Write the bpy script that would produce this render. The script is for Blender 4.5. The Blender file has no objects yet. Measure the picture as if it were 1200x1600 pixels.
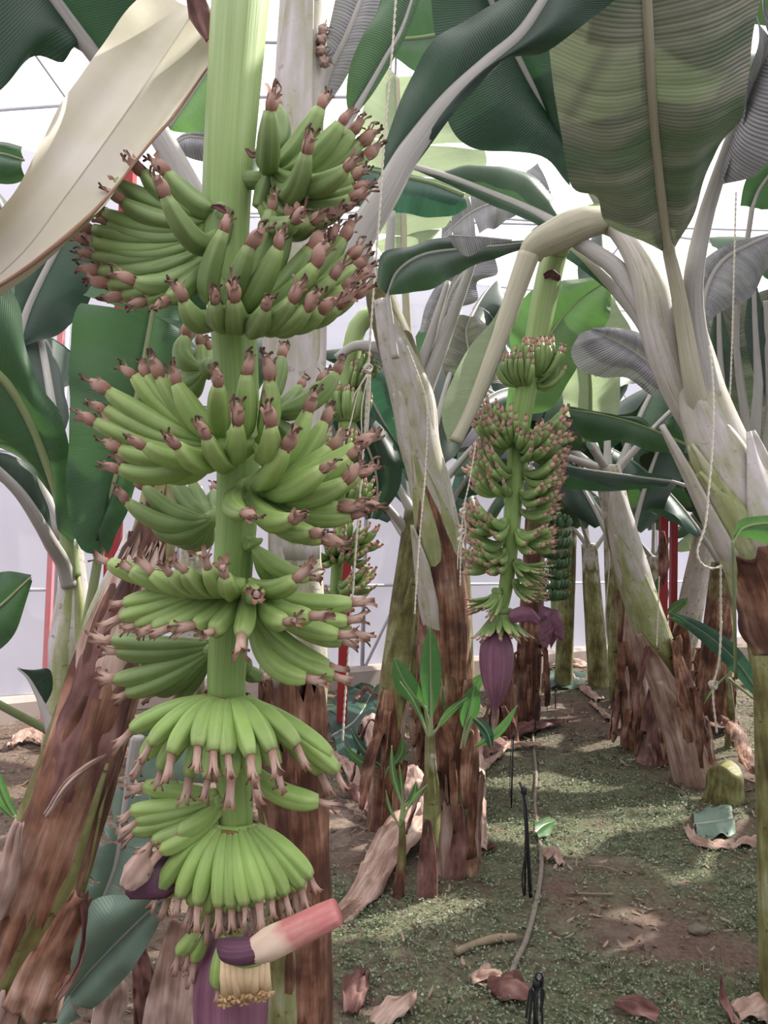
import bpy, math, random
import numpy as np
from mathutils import Vector, Matrix, Quaternion, noise
random.seed(7)
V = Vector
col = bpy.context.scene.collection
scene = bpy.context.scene
PI = math.pi

# ------------------------------------------------------------------ camera
CAM = V((0, 0, 1.45)); FPX = 1200.0
pitch = math.radians(2.4); roll = math.radians(1.5)
_f = V((0, math.cos(pitch), math.sin(pitch)))
_r0 = V((1, 0, 0)); _u0 = V((0, -math.sin(pitch), math.cos(pitch)))
_r = _r0*math.cos(roll) + _u0*math.sin(roll)
_u = -_r0*math.sin(roll) + _u0*math.cos(roll)
cd = bpy.data.cameras.new('camera'); co = bpy.data.objects.new('camera', cd); col.objects.link(co)
cd.sensor_fit = 'VERTICAL'; cd.sensor_height = 24.0; cd.sensor_width = 18.0; cd.lens = 18.0
cd.clip_start = 0.05; cd.clip_end = 200
co.matrix_world = Matrix.Translation(CAM) @ Matrix((_r, _u, -_f)).transposed().to_4x4()
scene.camera = co

# ------------------------------------------------------------------ light
w = bpy.data.worlds.new('sky'); scene.world = w; w.use_nodes = True
nt = w.node_tree; nt.nodes.clear()
o_ = nt.nodes.new('ShaderNodeOutputWorld'); bg = nt.nodes.new('ShaderNodeBackground')
tc = nt.nodes.new('ShaderNodeTexCoord'); sx = nt.nodes.new('ShaderNodeSeparateXYZ'); cr = nt.nodes.new('ShaderNodeValToRGB')
nt.links.new(tc.outputs['Generated'], sx.inputs[0]); nt.links.new(sx.outputs[2], cr.inputs[0])
cr.color_ramp.elements[0].position = 0.0; cr.color_ramp.elements[0].color = (0.10, 0.10, 0.12, 1)
cr.color_ramp.elements[1].position = 0.8; cr.color_ramp.elements[1].color = (1.0, 0.98, 1.0, 1)
nt.links.new(cr.outputs[0], bg.inputs[0]); bg.inputs[1].default_value = 2.5
nt.links.new(bg.outputs[0], o_.inputs[0])
SUN_AZ, SUN_EL = math.radians(60), math.radians(44)     # sun from the right, high
sd = bpy.data.lights.new('sun', 'SUN'); sd.energy = 13.0; sd.angle = math.radians(0.6); sd.color = (1.0, 0.95, 0.86)
so = bpy.data.objects.new('sun', sd); col.objects.link(so); so.location = (0, 0, 12)
sdir = V((math.sin(SUN_AZ)*math.cos(SUN_EL), math.cos(SUN_AZ)*math.cos(SUN_EL), math.sin(SUN_EL)))
so.rotation_mode = 'QUATERNION'; so.rotation_quaternion = sdir.to_track_quat('Z', 'Y')
vs = scene.view_settings
scene.display_settings.display_device = 'sRGB'
vs.view_transform = 'Standard'; vs.look = 'None'; vs.gamma = 1.0; vs.use_curve_mapping = False
vs.exposure = 0.0
cy = scene.cycles
cy.max_bounces = 8; cy.diffuse_bounces = 4; cy.glossy_bounces = 2; cy.transmission_bounces = 5; cy.transparent_max_bounces = 12
cy.caustics_reflective = False; cy.caustics_refractive = False; cy.sample_clamp_indirect = 6.0

# ------------------------------------------------------------------ helpers
def P(x, y, d):
    return CAM + _r*((x-600)/FPX*d) + _u*((800-y)/FPX*d) + _f*d
def G(x, y, z=0.0):
    dr = _r*((x-600)/FPX) + _u*((800-y)/FPX) + _f
    k = (z-CAM.z)/dr.z
    return CAM + dr*k
def lerp(a, b, t): return a + (b-a)*t
def clamp(x, a=0.0, b=1.0): return max(a, min(b, x))
def smooth(t): t = clamp(t); return t*t*(3-2*t)
def cat(pts, n):
    """Catmull-Rom through pts, n+1 samples, even in arc length."""
    if len(pts) == 1: return [pts[0].copy() for _ in range(n+1)]
    if len(pts) == 2: return [pts[0].lerp(pts[1], i/n) for i in range(n+1)]
    q = [pts[0]*2-pts[1]] + list(pts) + [pts[-1]*2-pts[-2]]
    out = []
    for i in range(1, len(q)-2):
        p0, p1, p2, p3 = q[i-1:i+3]
        for k in range(12):
            t = k/12
            out.append(0.5*((2*p1)+(p2-p0)*t+(2*p0-5*p1+4*p2-p3)*t*t+(3*p1-p0-3*p2+p3)*t**3))
    out.append(pts[-1].copy())
    L = [0]
    for a, b in zip(out, out[1:]): L.append(L[-1]+(b-a).length)
    res = []; j = 0
    for i in range(n+1):
        s = L[-1]*i/n
        while j < len(L)-2 and L[j+1] < s: j += 1
        d = L[j+1]-L[j]
        res.append(out[j].lerp(out[j+1], 0 if d < 1e-9 else clamp((s-L[j])/d)))
    return res
def interp(vals, t):
    if not isinstance(vals, (list, tuple)): return vals
    x = clamp(t)*(len(vals)-1); i = min(int(x), len(vals)-2) if len(vals) > 1 else 0
    return vals[0] if len(vals) == 1 else lerp(vals[i], vals[i+1], x-i)
def px(pts, d):
    """pixel polyline (x,y[,depth]) -> world points; d is a depth or a (start, end) pair."""
    n = len(pts); out = []
    for i, p in enumerate(pts):
        dd = p[2] if len(p) > 2 else (lerp(d[0], d[1], i/max(1, n-1)) if isinstance(d, tuple) else d)
        out.append(P(p[0], p[1], dd))
    return out

WP = {}
def tag(o, label, cat_, group=None, kind=None):
    o['label'] = label; o['category'] = cat_
    if group: o['group'] = group
    if kind: o['kind'] = kind
    return o
def thing(name, label, cat_, loc, group=None):
    o = bpy.data.objects.new(name, None); col.objects.link(o)
    o.empty_display_size = 0.1; o.location = loc; WP[o] = V(loc)
    return tag(o, label, cat_, group)
class MB:
    def __init__(s): s.v = []; s.f = []; s.uv = []; s.t = []; s.mi = []
    def add(s, p, u=0, v=0, t=0): s.v.append(V(p)); s.uv.append((u, v)); s.t.append(t); return len(s.v)-1
    def face(s, *ix, m=0): s.f.append(ix); s.mi.append(m)
    def grid(s, rows, m=0, close=False):
        for a, b in zip(rows, rows[1:]):
            n = len(a)
            for j in range(n if close else n-1):
                k = (j+1) % n
                s.face(a[j], a[k], b[k], b[j], m=m)
    def build(s, name, mat, parent=None, smooth_=True, at=None, flip=False):
        c = V(at) if at is not None else sum(s.v, V())/max(1, len(s.v))
        me = bpy.data.meshes.new(name)
        fs = [tuple(reversed(f)) for f in s.f] if flip else s.f
        me.from_pydata([tuple(p-c) for p in s.v], [], fs)
        uvl = me.uv_layers.new(name='UVMap'); tl = me.uv_layers.new(name='T')
        li = np.empty(len(me.loops), dtype=np.int32); me.loops.foreach_get('vertex_index', li)
        uva = np.array(s.uv, dtype=np.float32)[li]; ta = np.zeros((len(li), 2), np.float32); ta[:, 0] = np.array(s.t, np.float32)[li]
        uvl.data.foreach_set('uv', uva.ravel()); tl.data.foreach_set('uv', ta.ravel())
        mats = mat if isinstance(mat, (list, tuple)) else [mat]
        for m in mats: me.materials.append(m)
        if len(mats) > 1: me.polygons.foreach_set('material_index', np.array(s.mi, np.int32))
        if smooth_: me.polygons.foreach_set('use_smooth', np.ones(len(me.polygons), bool))
        me.update()
        o = bpy.data.objects.new(name, me); col.objects.link(o)
        return place(o, c, parent)
def place(o, c, parent=None):
    WP[o] = V(c)
    if parent is not None:
        o.parent = parent; o.location = V(c) - WP[parent]
    else: o.location = c
    return o
def frames(pts, ref=None):
    T = []
    for i in range(len(pts)):
        a = pts[max(0, i-1)]; b = pts[min(len(pts)-1, i+1)]
        d = b-a; T.append(d.normalized() if d.length > 1e-9 else V((0, 0, 1)))
    N = []
    if ref is None:
        ref = V((0, 0, 1)) if abs(T[0].z) < 0.9 else V((0, -1, 0))
    n = ref - T[0]*ref.dot(T[0]); n.normalize()
    for t in T:
        n = n - t*n.dot(t)
        if n.length < 1e-6: n = t.orthogonal()
        n = n.normalized(); N.append(n.copy())
    return T, N, [t.cross(n) for t, n in zip(T, N)]
def sweep(mb, pts, rad, n=12, prof=None, ref=None, cap=True, asp=1.0, m=0, t0=0.0, t1=1.0):
    """tube: rad list/number over length, prof(theta,t)->factor, asp = scale of the N axis."""
    T, N, B = frames(pts, ref); L = 0; rows = []
    for i, p in enumerate(pts):
        if i: L += (p-pts[i-1]).length
        t = i/(len(pts)-1); r = interp(rad, t); row = []
        ap = interp(asp, t)
        for k in range(n):
            th = 2*PI*k/n; f = prof(th, t) if prof else 1
            row.append(mb.add(p + N[i]*(math.cos(th)*r*f*ap) + B[i]*(math.sin(th)*r*f), L, th/PI-1 if th <= PI else 1-(th-PI)/PI, lerp(t0, t1, t)))
        rows.append(row)
    mb.grid(rows, m=m, close=True)
    if cap:
        a = mb.add(pts[0], 0, 0, t0); b = mb.add(pts[-1], L, 0, t1)
        for k in range(n):
            mb.face(rows[0][(k+1) % n], rows[0][k], a, m=m); mb.face(rows[-1][k], rows[-1][(k+1) % n], b, m=m)
    return rows
def box(mb, c, sx_, sy_, sz_, m=0):
    c = V(c); i = [mb.add(c+V((a*sx_/2, b*sy_/2, d*sz_/2)), a*sx_, d*sz_, .5) for a in (-1, 1) for b in (-1, 1) for d in (-1, 1)]
    for f in ((0, 1, 3, 2), (4, 6, 7, 5), (0, 4, 5, 1), (2, 3, 7, 6), (0, 2, 6, 4), (1, 5, 7, 3)): mb.face(*[i[k] for k in f], m=m)
def nz(p, s=1.0, k=0): return noise.noise(V((p[0]*s+k*13.1, p[1]*s-k*7.7, p[2]*s+k*3.3)))

# ------------------------------------------------------------------ materials
class NT:
    def __init__(s, name):
        s.m = bpy.data.materials.new(name); s.m.use_nodes = True; s.t = s.m.node_tree; s.t.nodes.clear()
    def n(s, k, **kw):
        x = s.t.nodes.new(k)
        for a, b in kw.items(): setattr(x, a, b)
        return x
    def l(s, a, b): s.t.links.new(a, b)
    def val(s, x, inp):
        if isinstance(x, (int, float)): inp.default_value = x
        elif isinstance(x, tuple): inp.default_value = x if len(x) != 3 or inp.type != 'RGBA' else (*x, 1)
        else: s.l(x, inp)
    def math(s, op, a, b=0.0, c=None):
        x = s.n('ShaderNodeMath', operation=op); s.val(a, x.inputs[0]); s.val(b, x.inputs[1])
        if c is not None: s.val(c, x.inputs[2])
        return x.outputs[0]
    def mix(s, f, a, b, mode='MIX'):
        x = s.n('ShaderNodeMix', data_type='RGBA', blend_type=mode)
        s.val(f, x.inputs[0]); s.val(a, x.inputs[6]); s.val(b, x.inputs[7]); return x.outputs[2]
    def ramp(s, f, stops):
        x = s.n('ShaderNodeValToRGB'); e = x.color_ramp.elements
        while len(e) < len(stops): e.new(0.5)
        for i, (p, c) in enumerate(stops): e[i].position = p; e[i].color = (*c, 1) if len(c) == 3 else c
        s.val(f, x.inputs[0]); return x.outputs[0]
    def noise(s, vec, scale, detail=3, rough=0.55):
        x = s.n('ShaderNodeTexNoise'); s.l(vec, x.inputs['Vector']); x.inputs['Scale'].default_value = scale
        x.inputs['Detail'].default_value = detail; x.inputs['Roughness'].default_value = rough; return x.outputs[0]
    def uv(s, name='UVMap'):
        u = s.n('ShaderNodeUVMap', uv_map=name); x = s.n('ShaderNodeSeparateXYZ'); s.l(u.outputs[0], x.inputs[0]); return x.outputs[0], x.outputs[1]
    def vec(s, x, y, z=0.0):
        c = s.n('ShaderNodeCombineXYZ'); s.val(x, c.inputs[0]); s.val(y, c.inputs[1]); s.val(z, c.inputs[2]); return c.outputs[0]
    def rnd(s): return s.n('ShaderNodeObjectInfo').outputs['Random']
    def obj(s): return s.n('ShaderNodeTexCoord').outputs['Object']
    def bump(s, h, strength, dist=0.01):
        b = s.n('ShaderNodeBump'); b.inputs['Strength'].default_value = strength; b.inputs['Distance'].default_value = dist; s.l(h, b.inputs['Height']); return b.outputs[0]
    def princ(s, c, rough=0.6, nrm=None, spec=0.4, **kw):
        p = s.n('ShaderNodeBsdfPrincipled'); s.val(c, p.inputs['Base Color']); s.val(rough, p.inputs['Roughness'])
        p.inputs['Specular IOR Level'].default_value = spec
        for k, v_ in kw.items(): s.val(v_, p.inputs[k.replace('_', ' ')])
        if nrm is not None: s.l(nrm, p.inputs['Normal'])
        return p.outputs[0]
    def out(s, sh):
        o = s.n('ShaderNodeOutputMaterial'); s.l(sh, o.inputs[0]); return s.m

def leaf_mat(name, top, under, trans, tf=0.35, vein=0.5, rough=0.42, period=0.006, contrast=0.10, patch=None):
    t = NT(name); u, v = t.uv()
    av = t.math('ABSOLUTE', v)
    s_ = t.math('SUBTRACT', u, t.math('MULTIPLY', av, 0.22))
    fine = t.math('SINE', t.math('MULTIPLY', s_, 2*PI/period))
    big = t.noise(t.vec(t.math('MULTIPLY', s_, 34.0), t.math('MULTIPLY', v, 1.3)), 1.0, 3)
    blot = t.noise(t.obj(), 2.2, 3)
    geo = t.n('ShaderNodeNewGeometry')
    base = t.mix(geo.outputs['Backfacing'], top, under)
    if patch:
        pn = t.noise(t.vec(t.math('MULTIPLY', s_, 5.0), t.math('MULTIPLY', v, 1.6), t.rnd()), 1.6, 3)
        base = t.mix(t.ramp(pn, [(.42, (0, 0, 0)), (.62, (1, 1, 1))]), base, patch)
    f1 = t.math('MULTIPLY_ADD', t.math('SUBTRACT', big, 0.5), contrast*3.2, 1.0)
    f2 = t.math('MULTIPLY_ADD', fine, contrast*0.28, f1)
    f3 = t.math('MULTIPLY_ADD', t.math('SUBTRACT', blot, 0.5), 0.9, f2)
    colr = t.mix(1.0, base, t.vec(f3, f3, f3), 'MULTIPLY')
    # faint yellow rim right by the cut edges of old blades
    h = t.math('MULTIPLY_ADD', fine, 0.35, t.math('MULTIPLY', big, 8.0*contrast))
    nr = t.bump(h, vein, 0.004)
    p = t.princ(colr, rough, nr, 0.45)
    tr = t.n('ShaderNodeBsdfTranslucent'); t.val(t.mix(1.0, trans, t.vec(f2, f2, f2), 'MULTIPLY'), tr.inputs[0]); t.l(nr, tr.inputs['Normal'])
    m = t.n('ShaderNodeMixShader'); m.inputs[0].default_value = tf; t.l(p, m.inputs[1]); t.l(tr.outputs[0], m.inputs[2])
    return t.out(m.outputs[0])
M = {}
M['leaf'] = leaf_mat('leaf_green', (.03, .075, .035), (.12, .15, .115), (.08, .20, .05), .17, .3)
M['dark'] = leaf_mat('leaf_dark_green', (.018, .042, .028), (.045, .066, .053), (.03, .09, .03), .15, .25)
M['silver'] = leaf_mat('leaf_waxy_grey', (.22, .20, .235), (.28, .265, .30), (.14, .17, .13), .2, .8, .5, .009, .34)
M['brownish'] = leaf_mat('leaf_waxy_olive', (.20, .185, .165), (.22, .20, .18), (.12, .16, .08), .2, .9, .5, .010, .45, (.045, .085, .045))
M['lit'] = leaf_mat('leaf_pale_green', (.13, .20, .10), (.22, .27, .17), (.42, .52, .30), .5, .4)  # light shining through the blade is put into this paler leaf colour
M['bright'] = leaf_mat('leaf_fresh_green', (.05, .14, .035), (.10, .17, .07), (.14, .34, .07), .32, .4)
M['teal'] = leaf_mat('leaf_blue_green', (.03, .085, .06), (.09, .14, .11), (.05, .17, .08), .22, .4, .4, .008, .2)
M['fallen'] = leaf_mat('leaf_limp_grey_green', (.15, .22, .17), (.18, .24, .19), (.08, .14, .08), .12, .12, .5)
M['young'] = leaf_mat('leaf_young_green', (.07, .20, .06), (.10, .22, .09), (.15, .38, .08), .33, .3, .4)

def streak_mat(name, stops, us=2.0, vs_=26.0, rough=.6, blot=0.8, spots=0.0, bump=.5, tmix=0.0, spec=.35, grime=0.0, tramp=None):
    """fibrous plant tissue: streaks run along the length; optional second ramp by position T along the length."""
    t = NT(name); u, v = t.uv(); T_, _ = t.uv('T')
    st = t.noise(t.vec(t.math('MULTIPLY', u, us*.8), t.math('MULTIPLY', v, vs_*0.16), t.rnd()), 3.4, 5, .62)
    st2 = t.noise(t.vec(t.math('MULTIPLY', u, us*2), t.math('MULTIPLY', v, vs_), t.rnd()), 2.0, 3)
    bl = t.noise(t.obj(), 6.0, 4)
    f = t.math('ADD', t.math('MULTIPLY', st, 0.6), t.math('MULTIPLY', st2, 0.4))
    f = t.math('ADD', f, t.math('MULTIPLY', t.math('SUBTRACT', bl, 0.5), blot))
    c = t.ramp(f, stops)
    if tramp:
        tt = t.math('ADD', T_, t.math('MULTIPLY', t.math('SUBTRACT', t.math('ADD', bl, st), 1.0), tmix))
        mask = t.ramp(tt, [(tramp[0], (0, 0, 0)), (tramp[1], (1, 1, 1))])
        c2 = t.ramp(f, tramp[2]); c = t.mix(mask, c, c2)
    if spots > 0:
        sp = t.noise(t.vec(t.math('MULTIPLY', u, 14.0), t.math('MULTIPLY', v, 9.0), t.rnd()), 3.0, 5, .7)
        mk = t.ramp(sp, [(0.60, (0, 0, 0)), (0.66, (1, 1, 1))]); c = t.mix(t.math('MULTIPLY', mk, spots), c, (.07, .035, .02))
    if grime:
        g1 = t.noise(t.vec(t.math('MULTIPLY', u, 1.6), t.math('MULTIPLY', v, 4.5), t.math('MULTIPLY', t.rnd(), 9.0)), 2.2, 5, .6)
        c = t.mix(t.math('MULTIPLY', t.ramp(g1, [(.46, (0, 0, 0)), (.60, (1, 1, 1))]), grime), c, (.045, .018, .016))
    nr = t.bump(f, bump, 0.006)
    return t.out(t.princ(c, rough, nr, spec))
BR = [(.24, (.030, .012, .008)), (.43, (.105, .042, .024)), (.54, (.24, .115, .07)), (.64, (.34, .20, .14)), (.76, (.50, .36, .30))]
OL = [(.3, (.065, .05, .018)), (.45, (.14, .13, .045)), (.6, (.23, .24, .095)), (.75, (.38, .37, .26))]
LI = [(.28, (.16, .14, .07)), (.42, (.36, .35, .25)), (.55, (.46, .42, .41)), (.72, (.60, .55, .56))]
M['stem'] = streak_mat('pseudostem_skin', BR, grime=.4, tmix=.45, tramp=(.30, .52, OL), spots=.6)
M['stem_pale'] = streak_mat('pseudostem_waxy', OL, tmix=.5, tramp=(.15, .5, LI), spots=.8, blot=.3)
M['stem_brown'] = streak_mat('pseudostem_dry_bark', BR, grime=.55, tmix=.5, tramp=(.7, .95, OL), spots=.5, blot=.7)
M['stem_olive'] = streak_mat('pseudostem_olive', OL, tmix=.5, tramp=(.75, 1.0, LI), spots=.9)
M['sheath'] = streak_mat('leaf_sheath_waxy', LI, spots=.35, blot=.3, bump=.3)
M['sheath_green'] = streak_mat('leaf_sheath_green', [(.3, (.16, .19, .07)), (.5, (.28, .30, .14)), (.7, (.45, .43, .36))], spots=.6, blot=.4)
M['dry'] = streak_mat('dry_sheath', BR, grime=.65, blot=.9, bump=1.0, rough=.75, us=1.2, vs_=45)
M['dry_pale'] = streak_mat('dry_leaf_tan', [(.28, (.13, .07, .05)), (.45, (.30, .19, .15)), (.6, (.48, .35, .30)), (.75, (.62, .50, .44))], blot=.5, bump=1.0, rough=.8, us=1.2, vs_=40)
M['dry_dark'] = streak_mat('dry_leaf_maroon', [(.3, (.03, .012, .010)), (.46, (.11, .045, .038)), (.6, (.22, .11, .095)), (.75, (.36, .23, .20))], blot=.8, bump=1.0, rough=.7)
M['petiole'] = streak_mat('petiole_waxy', [(.3, (.24, .25, .19)), (.5, (.38, .36, .34)), (.7, (.48, .45, .455))], blot=.2, bump=.2)
M['petiole_green'] = streak_mat('petiole_green', [(.3, (.15, .20, .08)), (.5, (.24, .30, .14)), (.7, (.34, .38, .24))], blot=.2, bump=.2)
M['petiole_cream'] = streak_mat('petiole_cream', [(.3, (.28, .27, .17)), (.5, (.40, .38, .28)), (.7, (.50, .46, .38))], blot=.2, bump=.2)
M['cream'] = streak_mat('bract_leaf_cream', [(.3, (.38, .36, .24)), (.5, (.52, .48, .38)), (.7, (.60, .56, .52))], us=.6, vs_=2, blot=.45, bump=.15, rough=.5)
M['red_rim'] = streak_mat('reddish_rim', [(.3, (.22, .10, .07)), (.6, (.40, .25, .16))])
M['stalk'] = streak_mat('bunch_stalk_green', [(.3, (.15, .25, .06)), (.5, (.23, .35, .10)), (.7, (.31, .42, .16))], us=.5, vs_=14, blot=.15, bump=.3, rough=.45, tmix=.1,
                        tramp=(.62, .95, [(.3, (.22, .32, .11)), (.5, (.32, .42, .18)), (.7, (.40, .47, .26))]))
M['ring'] = streak_mat('crown_scar', [(.3, (.10, .05, .02)), (.6, (.28, .17, .07))])

def banana_mat(name, body, neck, dark):
    t = NT(name); u, v = t.uv(); T_, _ = t.uv('T')
    n1 = t.noise(t.obj(), 22.0, 3); r = t.rnd()
    c = t.ramp(T_, [(0.0, neck), (.22, body), (.8, body), (1.0, neck)])
    k = t.math('MULTIPLY_ADD', r, .35, t.math('MULTIPLY_ADD', n1, .5, .58))
    ridge_highlight = t.math('POWER', t.math('ABSOLUTE', t.math('COSINE', t.math('MULTIPLY', v, PI*2.5))), 14.0)
    c = t.mix(1.0, c, t.vec(k, k, k), 'MULTIPLY')
    c = t.mix(t.math('MULTIPLY', ridge_highlight, .45), c, dark)  # highlight along the ridges put into the skin colour as a lighter tone
    sp = t.noise(t.obj(), 190.0, 2); c = t.mix(t.math('MULTIPLY', t.ramp(sp, [(.74, (0, 0, 0)), (.78, (1, 1, 1))]), .5), c, (.05, .04, .02))
    return t.out(t.princ(c, .5, None, .4, Subsurface_Weight=0.0))
M['ban_up'] = banana_mat('banana_skin_deep_green', (.155, .235, .075), (.22, .30, .10), (.27, .36, .15))
M['ban_mid'] = banana_mat('banana_skin_green', (.205, .305, .085), (.27, .36, .12), (.32, .42, .16))
M['ban_low'] = banana_mat('banana_skin_bright_green', (.25, .385, .10), (.32, .43, .15), (.36, .48, .19))
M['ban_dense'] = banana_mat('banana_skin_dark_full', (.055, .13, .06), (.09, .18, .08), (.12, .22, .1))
M['ban_far'] = banana_mat('banana_skin_far', (.18, .275, .09), (.24, .33, .12), (.29, .38, .16))
def flower_mat(name, a, b, c_):
    t = NT(name); T_, _ = t.uv('T'); n1 = t.noise(t.obj(), 60.0, 3)
    f = t.math('ADD', T_, t.math('MULTIPLY', t.math('SUBTRACT', n1, .5), .7))
    c = t.ramp(f, [(0.05, b), (.35, a), (.7, a), (1.0, c_)])
    return t.out(t.princ(c, .75, t.bump(n1, .6, .004), .2))
M['flower'] = flower_mat('withered_flower', (.50, .32, .26), (.27, .12, .08), (.06, .025, .018))
M['flower_low'] = flower_mat('fading_flower', (.58, .40, .33), (.36, .20, .14), (.19, .08, .04))
M['flower_cream'] = flower_mat('fresh_flower', (.72, .55, .34), (.72, .60, .36), (.45, .28, .12))
M['flower_far'] = flower_mat('withered_flower_far', (.52, .34, .27), (.40, .20, .15), (.20, .09, .06))
M['bud'] = streak_mat('purple_bud_skin', [(.3, (.085, .03, .05)), (.5, (.17, .07, .11)), (.7, (.28, .14, .19))], us=.8, vs_=7, blot=.5, bump=.3, rough=.5)
M['bud_in'] = streak_mat('dark_bract', [(.3, (.045, .015, .035)), (.6, (.12, .05, .085))], blot=.3, rough=.55)
M['bract_red'] = streak_mat('bract_pink_inside', [(.3, (.38, .09, .09)), (.5, (.47, .17, .16)), (.7, (.58, .34, .29))], us=3, vs_=3, blot=.5, bump=.2, rough=.55, tmix=.25,
                            tramp=(.52, .66, [(.3, (.55, .40, .30)), (.7, (.70, .56, .44))]))
def plain(name, c, rough=.6, var=.3, sc=8, bump=.2, spec=.3, metal=0.0):
    t = NT(name); n1 = t.noise(t.obj(), sc, 4); k = t.math('MULTIPLY_ADD', n1, var*2, 1-var)
    return t.out(t.princ(t.mix(1.0, c, t.vec(k, k, k), 'MULTIPLY'), rough, t.bump(n1, bump, .01), spec, Metallic=metal))
M['rope'] = plain('twine', (.60, .55, .47), .8, .4, 260)
M['black'] = plain('black_plastic', (.022, .022, .026), .5, .3, 40)
M['hose'] = plain('dusty_hose', (.19, .16, .135), .75, .5, 30, .4)
M['red_metal'] = plain('red_paint', (.32, .03, .035), .5, .2)
M['pink_metal'] = plain('faded_pink_paint', (.62, .22, .24), .5, .2)
M['frame_metal'] = plain('galvanised_pipe', (.60, .60, .68), .5, .1, 12, .1, .4, .2)
M['wood'] = plain('weathered_wood', (.24, .19, .13), .8, .5, 20, .5)
M['stone'] = plain('dirty_stone', (.15, .13, .10), .9, .5, 25, .8)
M['kerb'] = plain('wall_foot_plaster', (.42, .35, .32), .9, .25, 5, .3)

def film_mat(name, c, transp):
    t = NT(name); tr = t.n('ShaderNodeBsdfTransparent'); tr.inputs[0].default_value = (1, 1, 1, 1)
    tl = t.n('ShaderNodeBsdfTranslucent'); n1 = t.noise(t.obj(), .9, 4); k = t.math('MULTIPLY_ADD', n1, .16, .92)
    t.val(t.mix(1.0, c, t.vec(k, k, k), 'MULTIPLY'), tl.inputs[0])
    df = t.n('ShaderNodeBsdfDiffuse'); df.inputs[0].default_value = (*c, 1)
    a = t.n('ShaderNodeMixShader'); a.inputs[0].default_value = .3; t.l(tl.outputs[0], a.inputs[1]); t.l(df.outputs[0], a.inputs[2])
    b = t.n('ShaderNodeMixShader'); b.inputs[0].default_value = transp; t.l(a.outputs[0], b.inputs[1]); t.l(tr.outputs[0], b.inputs[2])
    return t.out(b.outputs[0])
M['film_roof'] = film_mat('roof_film', (.95, .95, .95), .68)
M['film_wall'] = film_mat('wall_film', (.70, .70, .80), .06)

def ground_mat():
    t = NT('greenhouse_soil'); o = t.obj(); T_, _ = t.uv('T')
    n1 = t.noise(o, 1.3, 5, .6); n2 = t.noise(o, 11.0, 5, .65); n3 = t.noise(o, 55.0, 4, .7)
    soil = t.ramp(n2, [(.3, (.06, .042, .034)), (.5, (.15, .11, .092)), (.7, (.28, .215, .18))])
    red = t.ramp(n3, [(.3, (.085, .05, .042)), (.7, (.19, .13, .105))])
    moss = t.ramp(n3, [(.3, (.05, .06, .032)), (.5, (.11, .125, .07)), (.7, (.20, .215, .135))])
    m1 = t.ramp(n1, [(.42, (0, 0, 0)), (.56, (1, 1, 1))])
    c = t.mix(m1, soil, red)
    mk = t.math('MULTIPLY', T_, t.ramp(n2, [(.33, (0, 0, 0)), (.5, (1, 1, 1))]))
    c = t.mix(mk, c, moss)
    h = t.math('ADD', n2, t.math('MULTIPLY', n3, .5))
    return t.out(t.princ(c, .9, t.bump(h, .8, .03), .15))
M['ground'] = ground_mat()
def weed_mat(name, a, b, c_):
    t = NT(name); g = t.n('ShaderNodeNewGeometry'); r = g.outputs['Random Per Island']
    c = t.ramp(r, [(0.0, a), (.5, b), (1.0, c_)])
    p = t.princ(c, .6, None, .25); tr = t.n('ShaderNodeBsdfTranslucent'); t.val(c, tr.inputs[0])
    m = t.n('ShaderNodeMixShader'); m.inputs[0].default_value = .3; t.l(p, m.inputs[1]); t.l(tr.outputs[0], m.inputs[2])
    return t.out(m.outputs[0])
M['weed'] = weed_mat('weed_leaflets', (.075, .105, .055), (.175, .205, .13), (.34, .37, .27))
M['litter'] = weed_mat('straw_litter', (.10, .06, .045), (.24, .17, .12), (.40, .31, .24))

# ------------------------------------------------------------------ the setting
def gz(x, y):
    return (0.035*noise.noise(V((x*.7, y*.7, 3))) + 0.018*noise.noise(V((x*2.6, y*2.6, 9))) + 0.008*noise.noise(V((x*8, y*8, 1)))
            + 0.05*smooth((-x-0.1)/.9) + 0.07*smooth((x-1.75)/.8)) - 0.03
def GG(x, y, lift=0.0):
    p = G(x, y)
    return V((p.x, p.y, gz(p.x, p.y)+lift))
bare = [(G(1000, 1455), .30, .22), (G(930, 1345), .22, .16), (G(1075, 1470), .18, .12), (G(870, 1385), .10, .18), (G(960, 1130), .35, .4), (G(1130, 1290), .2, .12), (G(1160, 1490), .12, .12),
        (G(560, 1330), .25, .3), (G(500, 1250), .6, .6), (G(1180, 1220), .4, .4), (G(900, 1105), .3, .5), (G(560, 1560), .16, .05)]
def dens(x, y):
    d = .92 + .5*noise.noise(V((x*1.7, y*1.7, 21)))
    for c, a, b in bare:
        q = ((x-c.x)/a)**2 + ((y-c.y)/b)**2
        d -= .95*math.exp(-q)
    d *= smooth((x+.55)/.5)*.85 + .15
    d *= 1 - .55*smooth((y-4.5)/2)
    return clamp(d)
mb = MB(); xs = [(-9+18*(i/220)) for i in range(221)]; ys = [-2+16*(j/200)**1.25 for j in range(201)]
rows = [[mb.add((x, y, gz(x, y)), x, y, dens(x, y)) for x in xs] for y in ys]
mb.grid(rows); fl = mb.build('floor', M['ground'], at=(0, 0, 0)); fl['kind'] = 'structure'
WA, WB = G(0, 1128), G(790, 1046); wd = (WB-WA).normalized(); wn = V((-wd.y, wd.x, 0))
def wall_pt(s, z, off=0.0): return WA + wd*s + wn*off + V((0, 0, z))
mb = MB(); rows = []
for j in range(21):
    rows.append([mb.add(wall_pt(-7+22*i/60, .12+4.4*j/20, .015*math.sin(i*1.3)+.03*nz((i*.7, j*.5, 0))), i*.36, j*.22) for i in range(61)])
mb.grid(rows); o = mb.build('wall_back', M['film_wall']); o['kind'] = 'structure'
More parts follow.
